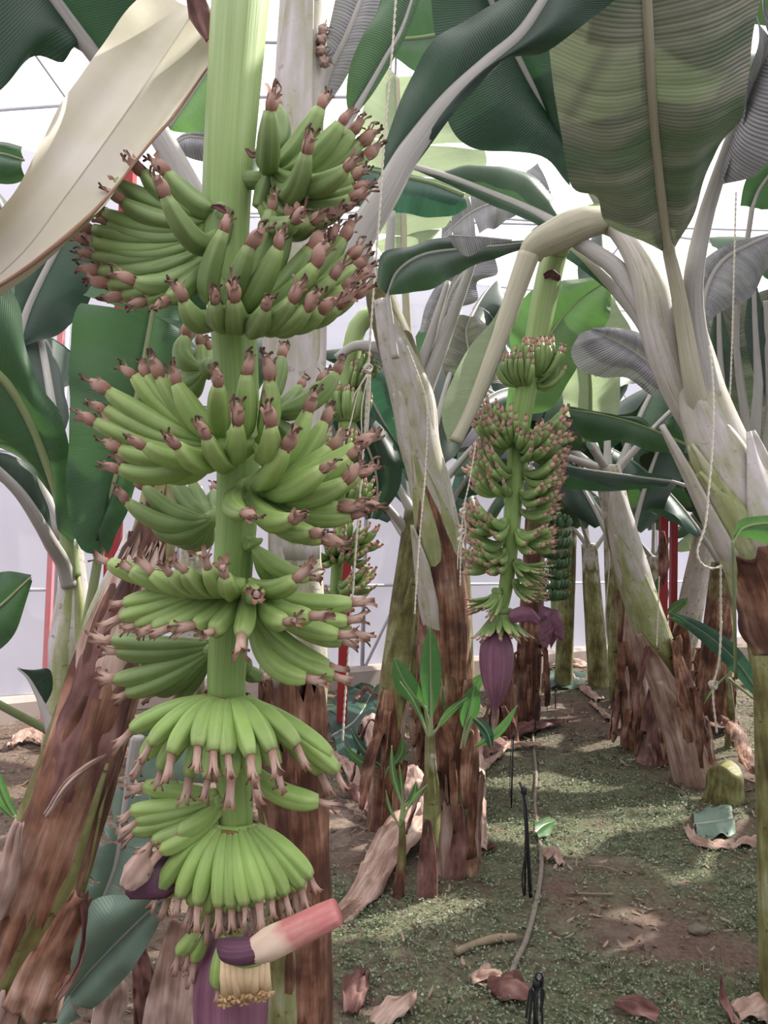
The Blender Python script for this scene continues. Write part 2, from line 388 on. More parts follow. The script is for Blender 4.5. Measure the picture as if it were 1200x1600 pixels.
mb = MB(); rows = [[mb.add(wall_pt(-7+22*i/40, z, off+.01*nz((i, z*9, 1))), i*.5, z) for i in range(41)] for z, off in ((-.1, -.16), (.16, -.14), (.2, -.1), (.2, .06), (-.1, .06))]
mb.grid(rows); o = mb.build('trim_1', M['kerb'], smooth_=False); o['kind'] = 'structure'
mb = MB()
for k in range(-6, 16):
    a = wall_pt(k*1.0+.35, .1, -.05); sweep(mb, [a, a+V((0, 0, 4.4))], .022, 8)
for z in (1.02, 2.1, 3.2): sweep(mb, [wall_pt(-7, z, -.05), wall_pt(15, z, -.05)], .016, 8)
for k in (-2, 0, 3): sweep(mb, [wall_pt(k*1.0+.35, .15, -.07), wall_pt(k*1.0+1.35, 1.9, -.07)], .016, 8)
o = mb.build('trim_2', M['frame_metal']); o['kind'] = 'structure'
def flat_wall(name, a, b):
    a, b = V(a), V(b); mb = MB(); rows = [[mb.add(a.lerp(b, i/20)+V((0, 0, 4.5*j/6+.01)), i*.5, j*.7) for i in range(21)] for j in range(7)]
    mb.grid(rows); o = mb.build(name, M['film_wall']); o['kind'] = 'structure'
flat_wall('wall_left', (-5.5, -4, 0), (-5.5, 3.6, 0)); flat_wall('wall_right', (8.8, -4, 0), (8.8, 13.5, 0)); flat_wall('wall_front', (-5.5, -3.8, 0), (8.8, -3.8, 0))  # unseen film walls, added to cut the frontal fill light
def roof_z(x): return 4.55 + 1.1*math.cos(clamp(x/9, -1, 1)*PI/2)
mb = MB(); rows = [[mb.add((x, y, roof_z(x)), x, y) for x in [-9+.6*i for i in range(31)]] for y in [-4+1.0*j for j in range(21)]]
mb.grid(rows); o = mb.build('ceiling', M['film_roof']); o['kind'] = 'structure'
mb = MB()
for j in range(8):
    y = -3+2.5*j
    sweep(mb, [V((x, y, roof_z(x)-.03)) for x in [-9+.9*i for i in range(21)]], .02, 6)
    sweep(mb, [V((-9, y, 4.45)), V((9, y, 4.45))], .012, 6)
for x in (-6, -3, 0, 3, 6): sweep(mb, [V((x, -4, roof_z(x)-.06)), V((x, 16, roof_z(x)-.06))], .012, 6)
o = mb.build('trim_3', M['frame_metal']); o['kind'] = 'structure'

def post(name, label, p, r, mat, h=4.5, group=None):
    mb = MB(); box(mb, V((p.x, p.y, h/2)), r*2, r*2, h)
    o = mb.build(name, mat, smooth_=False, at=(p.x, p.y, 0)); tag(o, label, 'post', group); return o
a = P(176, 880, 4.9); post('support_post', 'red square steel post rising behind the leaning brown trunk at the left', a, .042, M['red_metal'])
a = P(92, 600, 5.6); post('support_post', 'faded pink steel post near the left wall, seen above the pale plant', a, .02, M['pink_metal'])
a = P(1036, 900, 6.8); post('support_post', 'thin dark red post deep between the right rows, left one of two close together', a, .032, M['red_metal'], 2.6)
a = P(1052, 905, 7.4); post('support_post', 'thin dark red post deep between the right rows, right one of two close together', a, .03, M['red_metal'], 2.3)
a = P(541, 880, 6.2); post('support_post', 'red post glimpsed behind the small green bunch right of the big bunch', a, .04, M['red_metal'], 2.2)

# ------------------------------------------------------------------ plants: builders
def edge_curve(pts, n): return cat(pts, n)
def leaf(parent, mid, left, right, mat, d=3.0, pet=None, face='top', bulge=.02, wave=.012, rm=(.022, .006), pr=None,
         pmat=None, N=46, Mh=9, seed=0, tears=0, wf=9, name='leaf'):
    """blade traced by its midrib and both edges in space, with its midrib and leaf stalk as a child."""
    mp = cat(px(mid, d), N); lp = cat(px(left, d), N); rp = cat(px(right, d), N)
    rnd = random.Random(seed*31+len(mid)*7+int(abs(mid[0][0])))
    cuts = sorted(rnd.sample(range(4, N-3), tears)) if tears else []
    segs = list(zip([0]+cuts, cuts+[N]))
    mb = MB(); L = [0]
    for a, b in zip(mp, mp[1:]): L.append(L[-1]+(b-a).length)
    ph = rnd.random()*10
    av = V()
    for side, ep in ((-1, lp), (1, rp)):
        for (i0, i1) in segs:
            rows = []; tilt = rnd.uniform(-.035, .035) if tears else 0
            for i in range(i0, i1+1):
                a, e = mp[i], ep[i]; w_ = (e-a); tl = (mp[min(N, i+1)]-mp[max(0, i-1)]).normalized()
                nn = tl.cross(w_) if side > 0 else w_.cross(tl)
                nn = nn.normalized() if nn.length > 1e-7 else V((0, 0, 1))
                if nn.dot(CAM-a) < 0: nn = -nn
                av += nn; row = []
                wl = w_.length
                for j in range(Mh+1):
                    t = j/Mh; k = .25*t
                    p = a.lerp(e, t)
                    b_ = bulge*math.sin(PI*min(1, t*1.05))*min(1, wl/.15)
                    wv = wave*t*t*(math.sin(L[i]*wf*2+ph+side) + .6*math.sin(L[i]*wf*4.7+ph*2)) + .006*t*noise.noise(V((L[i]*9, t*4+side*7, ph)))
                    gap = 0
                    if tears and t > .3:
                        if i == i0 and i0 > 0: gap = (t-.3)*.02
                        if i == i1 and i1 < N: gap = -(t-.3)*.02
                    p = p + nn*(b_+wv*min(1, wl/.12)+tilt*t) + tl*gap
                    row.append(mb.add(p, L[i], side*t*wl, i/N))
                rows.append(row)
            if side < 0: rows = [list(reversed(r)) for r in rows]
            mb.grid(rows)
    # orientation: which skin faces the lens
    v = mb.v; f = mb.f[len(mb.f)//3]; s = V()
    for f in mb.f[::17]:
        s += (v[f[1]]-v[f[0]]).cross(v[f[2]]-v[f[0]])*(1 if True else 0)
    c = sum(v, V())/len(v); facing = s.dot(CAM-c) > 0
    flip = facing != (face == 'top')
    o = mb.build(name, mat if not isinstance(mat, str) else M[mat], parent, flip=flip)
    path = list(mp); np_ = 0
    if pet:
        pp = cat(px(pet, d if not isinstance(d, tuple) else d[0]) + [mp[0]], 14); path = pp[:-1]+mp; np_ = len(pp)-1
    rr = []
    for i in range(len(path)):
        if i < np_:
            t = i/np_; rr.append(lerp((pr or rm[0]*1.6), rm[0], t))
        else: rr.append(lerp(rm[0], rm[1], ((i-np_)/N)**.8))
    mb = MB(); s0 = (c-CAM).normalized()
    sweep(mb, path, rr, 10, lambda th, t: 1-.25*max(0, math.cos(th))**4, ref=-s0)
    mb.build('midrib', M[pmat or 'petiole'], o)
    return o
def aleaf(parent, base, az, elev, length, width, mat, bend=1.0, petl=.25, droop=.5, seed=0, r0=.03, pmat='petiole', N=26, tears=0, twist=0.0, Mh=5):
    """a whole leaf grown from a point: rises at elev, arches over by bend."""
    rnd = random.Random(seed); n = N+8; p = V(base); pts = [p.copy()]; e = elev; a = az; st = length*(1+petl)/n
    for i in range(n):
        e -= bend*(1.6*(i/n))/n*1.3; a += twist/n
        p = p + V((math.cos(e)*math.cos(a), math.cos(e)*math.sin(a), math.sin(e)))*st; pts.append(p.copy())
    npet = int(n*petl/(1+petl)); blade = pts[npet:]; nb = len(blade)-1
    mb = MB(); cuts = set(rnd.sample(range(3, nb-2), min(tears, nb-6))) if tears else set()
    ph = rnd.random()*9; L = 0
    for side in (-1, 1):
        rows = []; dr = droop+rnd.uniform(-.15, .15); L = 0
        for i in range(nb+1):
            if i: L += st
            t = blade[min(nb, i+1)]-blade[max(0, i-1)]; t.normalize()
            s = t.cross(V((0, 0, 1))); s = s.normalized()*side if s.length > 1e-4 else V((side, 0, 0))
            up = s.cross(t)*side; up = up if up.z > 0 else -up
            q = i/nb; wd_ = width*.5*(max(0.02, math.sin(PI*min(1, (q*.94+.06)))**.55))*(1 if q > .08 else .6+q*5)
            row = []
            for j in range(Mh+1):
                u = j/Mh; an = -dr*(.4+u*1.1) + .18*math.sin(L*14+ph+side)*u
                row.append(mb.add(blade[i] + s*(wd_*u*math.cos(an)) + up*(wd_*u*math.sin(an)) , L, side*wd_*u, q))
            rows.append(row)
            if i in cuts and i < nb:
                if side < 0: mb.grid([list(reversed(r)) for r in rows])
                else: mb.grid(rows)
                dr = droop+rnd.uniform(-.3, .45)
                rows = [[mb.add(mb.v[k_]+t*.018*(jj/Mh), L, side*wd_*jj/Mh, q) for jj, k_ in enumerate(row)]]
        mb.grid([list(reversed(r)) for r in rows] if side < 0 else rows)
    o = mb.build('leaf', M[mat] if isinstance(mat, str) else mat, parent)
    mb = MB(); k = npet/n
    sweep(mb, pts, [r0]+[lerp(r0, .004, (i/12))*.72 for i in range(1, 13)], 8)
    mb.build('midrib', M[pmat], o)
    return o
class Stem:
    def __init__(s, parent, pts, rad, mat, n=28, N=60, seed=0, name='pseudostem', lump=.05):
        s.parent = parent; s.pts = cat(pts, N); s.rad = rad; s.N = N
        c = s.pts[N//2]; ref = (CAM-c); ref.z = 0; ref.normalize()
        s.T, s.A, s.B = frames(s.pts, ref)
        mb = MB(); rows = []; L = 0
        for i, p in enumerate(s.pts):
            if i: L += (p-s.pts[i-1]).length
            r = interp(rad, i/N); row = []
            for k in range(n):
                th = 2*PI*k/n; q = r*(1+lump*noise.noise(V((math.cos(th)*1.2, math.sin(th)*1.2, L*2.5+seed*5))))
                q *= 1+.02*math.cos(th*3+seed+L)
                row.append(mb.add(p+s.A[i]*(math.cos(th)*q)+s.B[i]*(math.sin(th)*q), L, abs(th-PI)*r, i/N))
            rows.append(row)
        mb.grid(rows, close=True)
        a = mb.add(s.pts[-1]+s.T[-1]*.02, L, 0, 1)
        for k in range(n): mb.face(rows[-1][k], rows[-1][(k+1) % n], a)
        s.o = mb.build(name, M[mat], parent, at=s.pts[0]); s.L = L
    def at(s, t):
        x = clamp(t)*s.N; i = min(int(x), s.N-1); f = x-i
        return s.pts[i].lerp(s.pts[i+1], f), s.A[i], s.B[i], s.T[i], interp(s.rad, t)
    def wrap(s, t0, t1, ang, half, mat, off=.06, flare=0.0, skew=0.0, jag=.0, seed=0, name='leaf_sheath', ns=26, na=14, crumple=.0, peel=0.0):
        """a sheath hugging the stem from t0 to t1, centred on angle ang (degrees, 0 faces the lens, + to the right)."""
        rnd = random.Random(seed+int(ang)); ph = rnd.random()*20; mb = MB(); rows = []
        for i in range(ns+1):
            q = i/ns; row = []
            h = math.radians(interp(half, q)) if isinstance(half, (list, tuple)) else math.radians(half)
            for j in range(na+1):
                w_ = 2*j/na-1
                jt = jag*rnd.uniform(-1, 1)*smooth((q-.7)/.3) if jag else 0
                tt = lerp(t0, t1, q)+jt + (t1-t0)*.0
                tt = min(max(tt, 0), 1)
                p, A, B, T_, r = s.at(tt)
                th = math.radians(ang + skew*q) + h*w_
                e = max(0, abs(w_)-.6)/.4
                rr = r*(1+(off if t0 < .02 else lerp(-.03, off, smooth(q*4)))) + flare*q**2 + peel*(q**3)*(1-abs(w_))
                rr += crumple*noise.noise(V((th*3+ph, q*6, ph)))*(.3+q)
                rr += .006*math.sin(w_*5+ph)*q
                # local over-run of the top beyond the last point
                row.append(mb.add(p+A*(math.cos(th)*rr)+B*(-math.sin(th)*rr), q*(t1-t0)*s.L, (th)*r, lerp(t0, t1, q)))
            rows.append(row)
        mb.grid(rows)
        o = mb.build(name, M[mat], s.parent)
        m = o.modifiers.new('thickness', 'SOLIDIFY'); m.thickness = .006; m.offset = 0
        return o
def strip(parent, pts, wid, mat, d=2.0, curl=.5, twist=0.0, seed=0, name='dry_strip', n=30, na=8, ref=None, crumple=.01, thick=.002, up=None):
    """a dried ribbon of sheath or leaf along a path, cupped and crinkled."""
    P_ = cat(px(pts, d) if isinstance(pts[0], tuple) else pts, n)
    c = P_[n//2]; T_, A, B = frames(P_, ref if ref is not None else (CAM-c).normalized())
    mb = MB(); rows = []; L = 0
    for i, p in enumerate(P_):
        if i: L += (p-P_[i-1]).length
        q = i/n; w_ = interp(wid, q)*.5; tw = twist*q; row = []
        for j in range(na+1):
            x = 2*j/na-1; an = curl*x*PI*.5
            lx = w_*(math.sin(an)/(max(.2, curl)*PI*.5)) ; lz = -w_*(1-math.cos(an))*1.0
            s_ = B[i]*math.cos(tw)+A[i]*math.sin(tw); u_ = A[i]*math.cos(tw)-B[i]*math.sin(tw)
            cr_ = crumple*noise.noise(V((x*2.2+seed, L*14, seed*3.3))) + crumple*.6*noise.noise(V((x*6+seed, L*30, seed*1.3)))
            row.append(mb.add(p+s_*lx+u_*(lz+cr_), L, x*w_, q))
        rows.append(row)
    mb.grid(rows); o = mb.build(name, M[mat], parent)
    m = o.modifiers.new('thickness', 'SOLIDIFY'); m.thickness = thick; m.offset = 0
    return o

# ------------------------------------------------------------------ bananas
def ban_prof(th, t): return 1 + .095*math.cos(5*th)
def banana_pts(b, c, tp, n=14):
    return [b*(1-t)**2 + c*2*t*(1-t) + tp*t*t for t in [i/n for i in range(n+1)]]
BR_UP = [.34, .36, .44, .68, .90, .99, 1.0, 1.0, .97, .90, .74, .50]
BR_LOW = [.42, .50, .66, .80, .90, .96, 1.0, 1.0, 1.0, .97, .86, .60]
def banana(parent, b, c, tp, R, mat, low=False, n=20, ns=16, name='banana'):
    mb = MB(); pts = banana_pts(b, c, tp, ns)
    sweep(mb, pts, [R*x for x in (BR_LOW if low else BR_UP)], n, ban_prof if n >= 15 else None, ref=(CAM-b).normalized())
    return mb.build(name, M[mat], parent), (pts[-1]-pts[-2]).normalized()
def flower_mesh(seed, low):
    """a withered flower: swollen base, a limp petal and curling filaments with dark tips; grows along +Z, 1 unit long."""
    rnd = random.Random(seed); mb = MB()
    q = lambda a: rnd.uniform(-a, a)
    if not low:
        pts = cat([V((0, 0, -.05)), V((q(.03), q(.03), .22)), V((q(.06), q(.06), .60)), V((q(.1), q(.1), .86))], 8)
        sweep(mb, pts, [.17, .22, .26, .245, .17, .07], 10, lambda th, t: 1+.12*math.cos(3*th+seed), t0=0.0, t1=.55)
        for k in range(4):
            a = rnd.random()*2*PI; d_ = V((math.cos(a), math.sin(a), 0))
            pp = cat([V((0, 0, .45))+d_*.08, V((0, 0, .7))+d_*(.12+q(.05)), V((q(.1), q(.1), .92))+d_*(.16), V((q(.16), q(.16), 1.1+q(.12)))+d_*(.2+q(.15))], 8)
            sweep(mb, pp, [.045, .035, .03, .035, .06, .05], 5, t0=.5, t1=1.0)
        a = rnd.random()*2*PI
        petals = 2
    else:
        petals = 6
        pts = [V((0, 0, -.04)), V((0, 0, .3)), V((q(.04), q(.04), .62))]
        sweep(mb, pts, [.20, .21, .17, .13], 10, lambda th, t: 1+.1*math.cos(5*th+seed), t0=.0, t1=.5)
    for k in range(petals):
        a = 2*PI*k/petals + rnd.random()*.8; d_ = V((math.cos(a), math.sin(a), 0)); s_ = V((-math.sin(a), math.cos(a), 0))
        rows = []; ln = rnd.uniform(.75, 1.1) if low else rnd.uniform(.6, .95); fl = rnd.uniform(.08, .30) if low else rnd.uniform(.02, .30); w0 = .15 if low else .22
        for i in range(7):
            t = i/6; row = []
            for j in range(4):
                x = (j/3*2-1)
                p = V((0, 0, t*ln + .02*q(1))) + d_*(.15+.02*math.sin(t*5)+fl*t*t*t - .05*x*x + (.12*(t-.8)*5*rnd.uniform(-.3, 1) if t > .8 else 0)) + s_*(x*w0*(1-.35*t)+q(.02))
                row.append(mb.add(p, t, x, t*.75+ (.25*t if low else 0)))
            rows.append(row)
        mb.grid(rows)
    me = mb.build('proto', M['flower_low' if low else 'flower'], None, at=(0, 0, 0)); d_ = me.data
    bpy.data.objects.remove(me); return d_
FM = [flower_mesh(s, False) for s in range(9)]; FML = [flower_mesh(s+50, True) for s in range(9)]
fcount = 0
def flower(parent, at, d_, size, low=False, hang=0.0, fat=1.0):
    global fcount; fcount += 1
    o = bpy.data.objects.new('withered_flower', (FML if low else FM)[fcount % 9]); col.objects.link(o)
    dd = (d_ + V((0, 0, -hang)) + V((random.uniform(-.2, .2), random.uniform(-.2, .2), random.uniform(-.2, .2)))).normalized()
    o.rotation_mode = 'QUATERNION'
    o.rotation_quaternion = dd.to_track_quat('Z', 'Y') @ Quaternion((0, 0, 1), fcount*2.1)
    o.scale = (size*fat, size*fat, size)
    return place(o, at, parent)
def blob(mb, c, r, sx_=1, sy_=1, sz_=1, n=12, rough=.15, seed=0, m=0):
    rows = []
    for i in range(9):
        ph = PI*i/8; row = []
        for k in range(n):
            th = 2*PI*k/n; d_ = V((math.sin(ph)*math.cos(th), math.sin(ph)*math.sin(th), math.cos(ph)))
            q = r*(1+rough*noise.noise(d_*1.7+V((seed, seed*2, 0))))
            row.append(mb.add(V(c)+V((d_.x*q*sx_, d_.y*q*sy_, d_.z*q*sz_)), th*.05, ph*.05, i/8))
        rows.append(row)
    mb.grid(rows, close=True, m=m)

def hand(bunch, crown, tips, L=.175, R=.0185, mat='ban_up', sag=.25, low=False, D0=1.32, spread=.010, fl=.042, hang=0.0, crown_r=.022, pull=0.0, fat=.8):
    """one hand: crown = pixel polyline (x,y,depth) of the pad the fingers grow from; tips = (x, y, side, [sag]) :
    side > 0 towards the lens, < 0 away, the size scales how far the finger leaves the picture plane."""
    cp = px(crown, D0); cl = cat(cp, 10) if len(cp) > 1 else [cp[0]]*11
    mb = MB()
    if len(cp) > 1: sweep(mb, cl, [crown_r*.8, crown_r, crown_r, crown_r*.8], 12, lambda th, t: 1+.1*math.cos(th*4))
    else: blob(mb, cp[0], crown_r, 1, 1, 1.1)
    h = mb.build('banana_hand', M[mat], bunch, at=cl[5])
    n = len(tips); UP = V((0, 0, 1))
    xs_ = [t[0] for t in tips]
    for i, t in enumerate(tips):
        tx, ty, sd_ = t[:3]; sg = t[3] if len(t) > 3 else sag
        # where on the crown
        q = clamp((tx-min(xs_))/max(1, max(xs_)-min(xs_))); 
        if len(cp) > 1 and (cp[-1]-cp[0]).dot(_r) < 0: q = 1-q
        b = cl[int(round(q*10))] + V((random.uniform(-1, 1), random.uniform(-1, 1), random.uniform(-1, 1)))*spread*.5
        db = (b-CAM).dot(_f)
        p0 = P(tx, ty, db); pl = (p0-b).length; Lr = L*.93
        dz = math.sqrt(max(0, Lr*Lr-pl*pl))*abs(sd_) if pl < Lr else 0
        dep = db - (dz if sd_ > 0 else -dz)
        tp = P(tx, ty, dep)
        outv = ((b+tp)*.5 - b).normalized()
        c = b.lerp(tp, .5) - UP*(sg*L) + outv*pull
        rr = R*random.uniform(.93, 1.06)
        o, dr = banana(h, b, c, tp, rr, mat, low)
        flower(h, tp-dr*.002, dr, fl*random.uniform(.85, 1.15)*(1.15 if low else 1), low, hang, fat)
    return h

def mini_banana_meshes():
    out = []
    for k, cv in enumerate((.22, .30, .16, .3)):
        mb = MB(); b, c, tp = V((0, 0, 0)), V((.5, 0, -cv)), V((1, 0, cv*.55))
        pts = banana_pts(b, c, tp, 9); sweep(mb, pts, [.05, .055, .09, .115, .12, .12, .11, .07], 9)
        d_ = (pts[-1]-pts[-2]).normalized()
        q = cat([tp-d_*.01, tp+d_*.10, tp+d_*.16+V((0, .02, .02)), tp+d_*.22+V((0, -.02, .04))], 6)
        if k < 3: sweep(mb, q, [.05, .07, .06, .035, .045], 7, m=1, t0=.1, t1=1)
        o = mb.build('proto', [M['ban_far'] if k < 3 else M['ban_dense'], M['flower_far']], None, at=(0, 0, 0)); out.append(o.data); bpy.data.objects.remove(o)
    return out
MB3 = mini_banana_meshes()
def mini_hand(bunch, c, az, span, n, L, elev, rows=2, r_off=.03, tilt=0.0, scale_r=1.0, pad='ban_far', flip=1):
    """a small hand seen from afar: fan of n fingers around azimuth az, rising at elev (negative hangs)."""
    mb = MB(); arc = [c+V((math.cos(az+span*.42*(i/5-.5)*2), math.sin(az+span*.42*(i/5-.5)*2), 0))*r_off for i in range(6)]
    sweep(mb, arc, .016*L/.13, 8); h = mb.build('banana_hand', M[pad], bunch, at=c)
    for r_ in range(rows):
        for i in range(n):
            a = az + span*((i+.5*r_)/(n-.5)-.5) + random.uniform(-.07, .07); e = elev - (.32*r_ if elev > -.5 else -.25*r_) + random.uniform(-.13, .13) + .18*math.cos((i/max(1, n-1)-.5)*PI*2)
            d_ = V((math.cos(a)*math.cos(e), math.sin(a)*math.cos(e), math.sin(e)))
            o = bpy.data.objects.new('banana', MB3[3 if pad == 'ban_dense' else (i+r_) % 3]); col.objects.link(o)
            up = V((0, 0, 1)) if flip > 0 else V((math.cos(a), math.sin(a), .2))
            z = (up-d_*up.dot(d_)).normalized(); y = z.cross(d_)
            o.rotation_mode = 'QUATERNION'; o.rotation_quaternion = Matrix((d_, y, z)).transposed().to_quaternion()
            k = L*random.uniform(.9, 1.08); o.scale = (k, k*scale_r, k*(1 if flip > 0 else .5))
            place(o, c+V((math.cos(a), math.sin(a), 0))*r_off+V((0, 0, -.012*r_)), h)
    return h
def bud(parent, top, bottom, r, mat='bud', name='flower_bud', ref=None, n=24):
    mb = MB(); pts = [top.lerp(bottom, i/24) for i in range(25)]
    prof = [.55, .80, .95, 1.0, 1.0, .96, .88, .76, .60, .40, .16, .02]
    sweep(mb, pts, [r*x for x in prof], n, lambda th, t: 1+.035*math.cos(th*2+.7)+.02*math.cos(5*th+1))
    return mb.build(name, M[mat], parent)

# ------------------------------------------------------------------ the big bunch in front
PL = 'banana plants of the greenhouse rows'
fb = thing('banana_bunch', 'largest green banana bunch, hanging in front at the left, dried flower tips', 'banana bunch', P(362, 700, 1.35))
D0 = 1.35
sp = cat(px([(383, -90), (374, 0), (363, 150), (353, 300), (352, 420), (366, 550), (371, 750), (362, 900), (356, 1000), (353, 1085), (366, 1240), (367, 1290), (362, 1440), (358, 1500)], D0), 90)
mb = MB()
def stalk_prof(th, t): return 1 + .035*math.cos(3*th+.6) + .012*math.cos(11*th)
sweep(mb, list(reversed(sp)), [.026, .027, .030, .032, .034, .034, .037, .038, .039, .040, .043, .0455, .049, .051], 40, stalk_prof, ref=V((0, -1, 0)))
mb.build('stalk', M['stalk'], fb)
for cx_, cy_, rr in ((355, 1088, .0405), (367, 1290, .041)):
    mb = MB(); c = P(cx_, cy_, D0)
    sweep(mb, [c+V((math.cos(a)*rr, math.sin(a)*rr, .003*math.sin(a*3)-.004*math.cos(a))) for a in [2*PI*i/30 for i in range(31)]], .0035, 8, cap=False)
    mb.build('crown_scar', M['ring'], fb)
def scar(pts, d): strip(fb, pts, [.004, .012, .004], 'dry_dark', d, curl=.3, name='bract_scar', n=10, na=3)
scar([(385, 232), (395, 243), (410, 238)], 1.27); scar([(330, 322), (345, 325), (358, 335)], 1.28); scar([(372, 768), (385, 755), (398, 752)], 1.29)

def rows(crown, specs, **kw):
    """several rows of fingers off one pad; specs = (q0, q1, tips) along the crown."""
    D = kw.get('D0', 1.32); L = kw.get('L', .175); R = kw.get('R', .0185)*.95; mat = kw.get('mat', 'ban_up'); low = kw.get('low', False)
    fl = kw.get('fl', .040); hang = kw.get('hang', 0); fat = kw.get('fat', .95); sag0 = kw.get('sag', .25); cr_ = kw.get('cr', .018)
    cp = px(crown, D); cl = cat(cp, 20) if len(cp) > 1 else [cp[0]]*21
    mb = MB()
    if len(cp) > 1: sweep(mb, cl, [cr_*.6, cr_, cr_, cr_*.6], 12, lambda th, t: 1+.1*math.cos(th*4))
    else: blob(mb, cp[0], cr_)
    s0 = min(sp, key=lambda p: (p-cl[10]).length)
    sweep(mb, [s0, s0.lerp(cl[10], .5), cl[10]], [cr_*.9, cr_*.9, cr_*.8], 12)
    h = mb.build('banana_hand', M[mat], fb, at=cl[10])
    for q0, q1, tips in specs:
        for i, t in enumerate(tips):
            q = lerp(q0, q1, i/max(1, len(tips)-1)); b = cl[int(round(clamp(q)*20))].copy()
            tx, ty, sd_ = t[:3]; sg = t[3] if len(t) > 3 else sag0; dx = t[4] if len(t) > 4 else 0
            db = (b-CAM).dot(_f); pl = (P(tx, ty, db)-b).length; Lr = L*.95
            dz = math.sqrt(max(0, Lr*Lr-pl*pl))*abs(sd_) if pl < Lr else .01
            dz = min(dz, .12)
            tp = P(tx, ty, db - (dz if sd_ >= 0 else -dz))
            c = b.lerp(tp, .52) - V((0, 0, 1))*(sg*L) + _r*(dx*.0011)
            if low: c = c + (_f*(-.02))
            o, dr = banana(h, b, c, tp, R*random.uniform(.93, 1.05), mat, low)
            flower(h, tp-dr*.003, dr, fl*random.uniform(.85, 1.2), low, hang, fat)
    return h
# topmost, right of the stalk
rows([(410, 240), (422, 272), (404, 325)], [
    (.1, .95, [(540, 264, 1, .40), (552, 278, .5, .35), (554, 295, .5, .35), (548, 310, .5, .35), (533, 324, .4, .32), (512, 338, .4, .3), (488, 346, .5, .3), (460, 345, .9, .25)]),
    (0, .6, [(433, 168, -.2, .2, 30), (422, 173, .7, .45, 5), (500, 170, .3, .35), (532, 194, .5, .32), (549, 207, .4, .32), (561, 224, .3, .32), (570, 246, .3, .34)]),
    (.25, .3, [(478, 240, .75, .62, 10)])], L=.19, R=.0205, cr=.018, D0=1.33)
# topmost, left of the stalk
rows([(352, 322), (342, 345), (332, 395)], [
    (.1, 1, [(181, 284, .3, .22), (192, 316, .5, .26), (163, 333, .3, .26), (146, 358, .2, .27), (143, 378, .3, .28), (146, 400, .4, .28), (156, 424, .4, .28), (170, 444, .4, .28), (192, 462, .5, .26), (228, 470, .5, .2), (262, 468, .6, .15)]),
    (.2, .9, [(225, 270, .2, .25), (170, 350, .6, .3), (165, 385, .7, .3), (180, 415, .7, .3), (210, 440, .7, .3)]),
    (0, .3, [(262, 272, .2, .3, 10), (258, 308, .8, .62, 20)])], L=.185, R=.0195, cr=.024, D0=1.31)
# big hand facing the lens, centre right
rows([(362, 468), (385, 478), (412, 462)], [
    (0, 1, [(322, 400, -.2, .3), (424, 330, .35, .30, 10), (451, 342, .35, .34, 12), (484, 388, .3, .3), (517, 377, .2, .36), (536, 374, .2, .36), (545, 402, .2, .32), (556, 418, .3, .3), (562, 436, .3, .3)]),
    (0, 1, [(350, 362, .5, .42, -52), (391, 384, .75, .34, -26), (434, 388, .75, .34, -18), (492, 414, .75, .30), (520, 434, .7, .32), (538, 452, .6, .32), (552, 462, .5, .3)]),
    (0, .9, [(287, 470, .55, .38, -8), (335, 473, .85, .34, -8), (366, 470, .95, .36), (414, 482, .95, .34), (457, 470, .9, .36), (480, 482, .9, .34), (502, 486, .7, .28), (528, 478, .6, .28)])],
    L=.19, R=.0200, D0=1.29, cr=.022)
# second tier, left hand facing the lens
rows([(344, 680), (366, 697), (400, 690)], [
    (0, .5, [(211, 588, .1, .22), (230, 588, .1, .22), (250, 590, .2, .22), (276, 600, .3, .20), (170, 612, .2, .2), (166, 640, .3, .22), (150, 660, .4, .22), (178, 668, .1, .26)]),
    (.1, 1, [(341, 602, .7, .12, -6), (385, 585, .5, .14, 12), (421, 594, .4, .22, 18)]),
    (.3, .95, [(371, 662, 1, .36, 8), (423, 664, .9, .38, 16)]),
    (.05, .6, [(188, 702, .3, .26), (188, 732, .2, .3), (226, 697, .6, .26), (278, 697, .8, .28), (324, 684, .9, .36)]),
    (.0, .3, [(205, 728, -.2, .34), (235, 722, -.3, .36)])], L=.185, R=.0195, mat='ban_mid', D0=1.28, cr=.022)
rows([(326, 575)], [(0, 0, [(290, 527, -.3, .2, -42), (314, 542, -.5, .35, -10), (328, 550, -.6, .3)]), (0, 0, [(268, 592, -.6, .1), (262, 606, -.6, .15), (275, 620, -.7, .2)])], L=.13, R=.019, mat='ban_up', D0=1.42)
rows([(415, 640)], [(0, 0, [(526, 584, -.3, .30, 10), (468, 606, -.8, .25), (500, 600, -.7, .3), (440, 560, -.6, .1), (480, 700, -.5, .1)])], L=.17, R=.020, mat='ban_up', D0=1.42)
# second tier, right hand
rows([(384, 752), (396, 764), (412, 768)], [
    (0, 1, [(481, 643, .3, .16, 24), (514, 700, -.2, .22, 12), (505, 660, -.6, .3, 12), (556, 697, .1, .2), (546, 716, .3, .2), (560, 742, .2, .22)]),
    (.2, 1, [(446, 700, .7, .22, 0), (503, 734, .7, .2), (540, 752, .5, .24)]),
    (0, 1, [(381, 803, .85, .1, -34), (457, 810, .85, .28, -12), (487, 832, .7, .26), (505, 842, .5, .2), (549, 806, .3, .2), (530, 792, .2, .12), (558, 790, .1, .15)])],
    L=.185, R=.0195, mat='ban_mid', D0=1.29, cr=.020)
# smaller hand turned away, left
rows([(336, 800), (334, 815)], [(0, 1, [(335, 770, -.9, .1), (302, 756, -.6, .3), (272, 750, -.5, .3), (226, 760, -.4, .3), (200, 784, -.2, .34), (238, 815, -.3, .35), (275, 840, -.5, .25), (310, 852, -.8, .1)])], L=.155, R=.0185, mat='ban_up', D0=1.40)
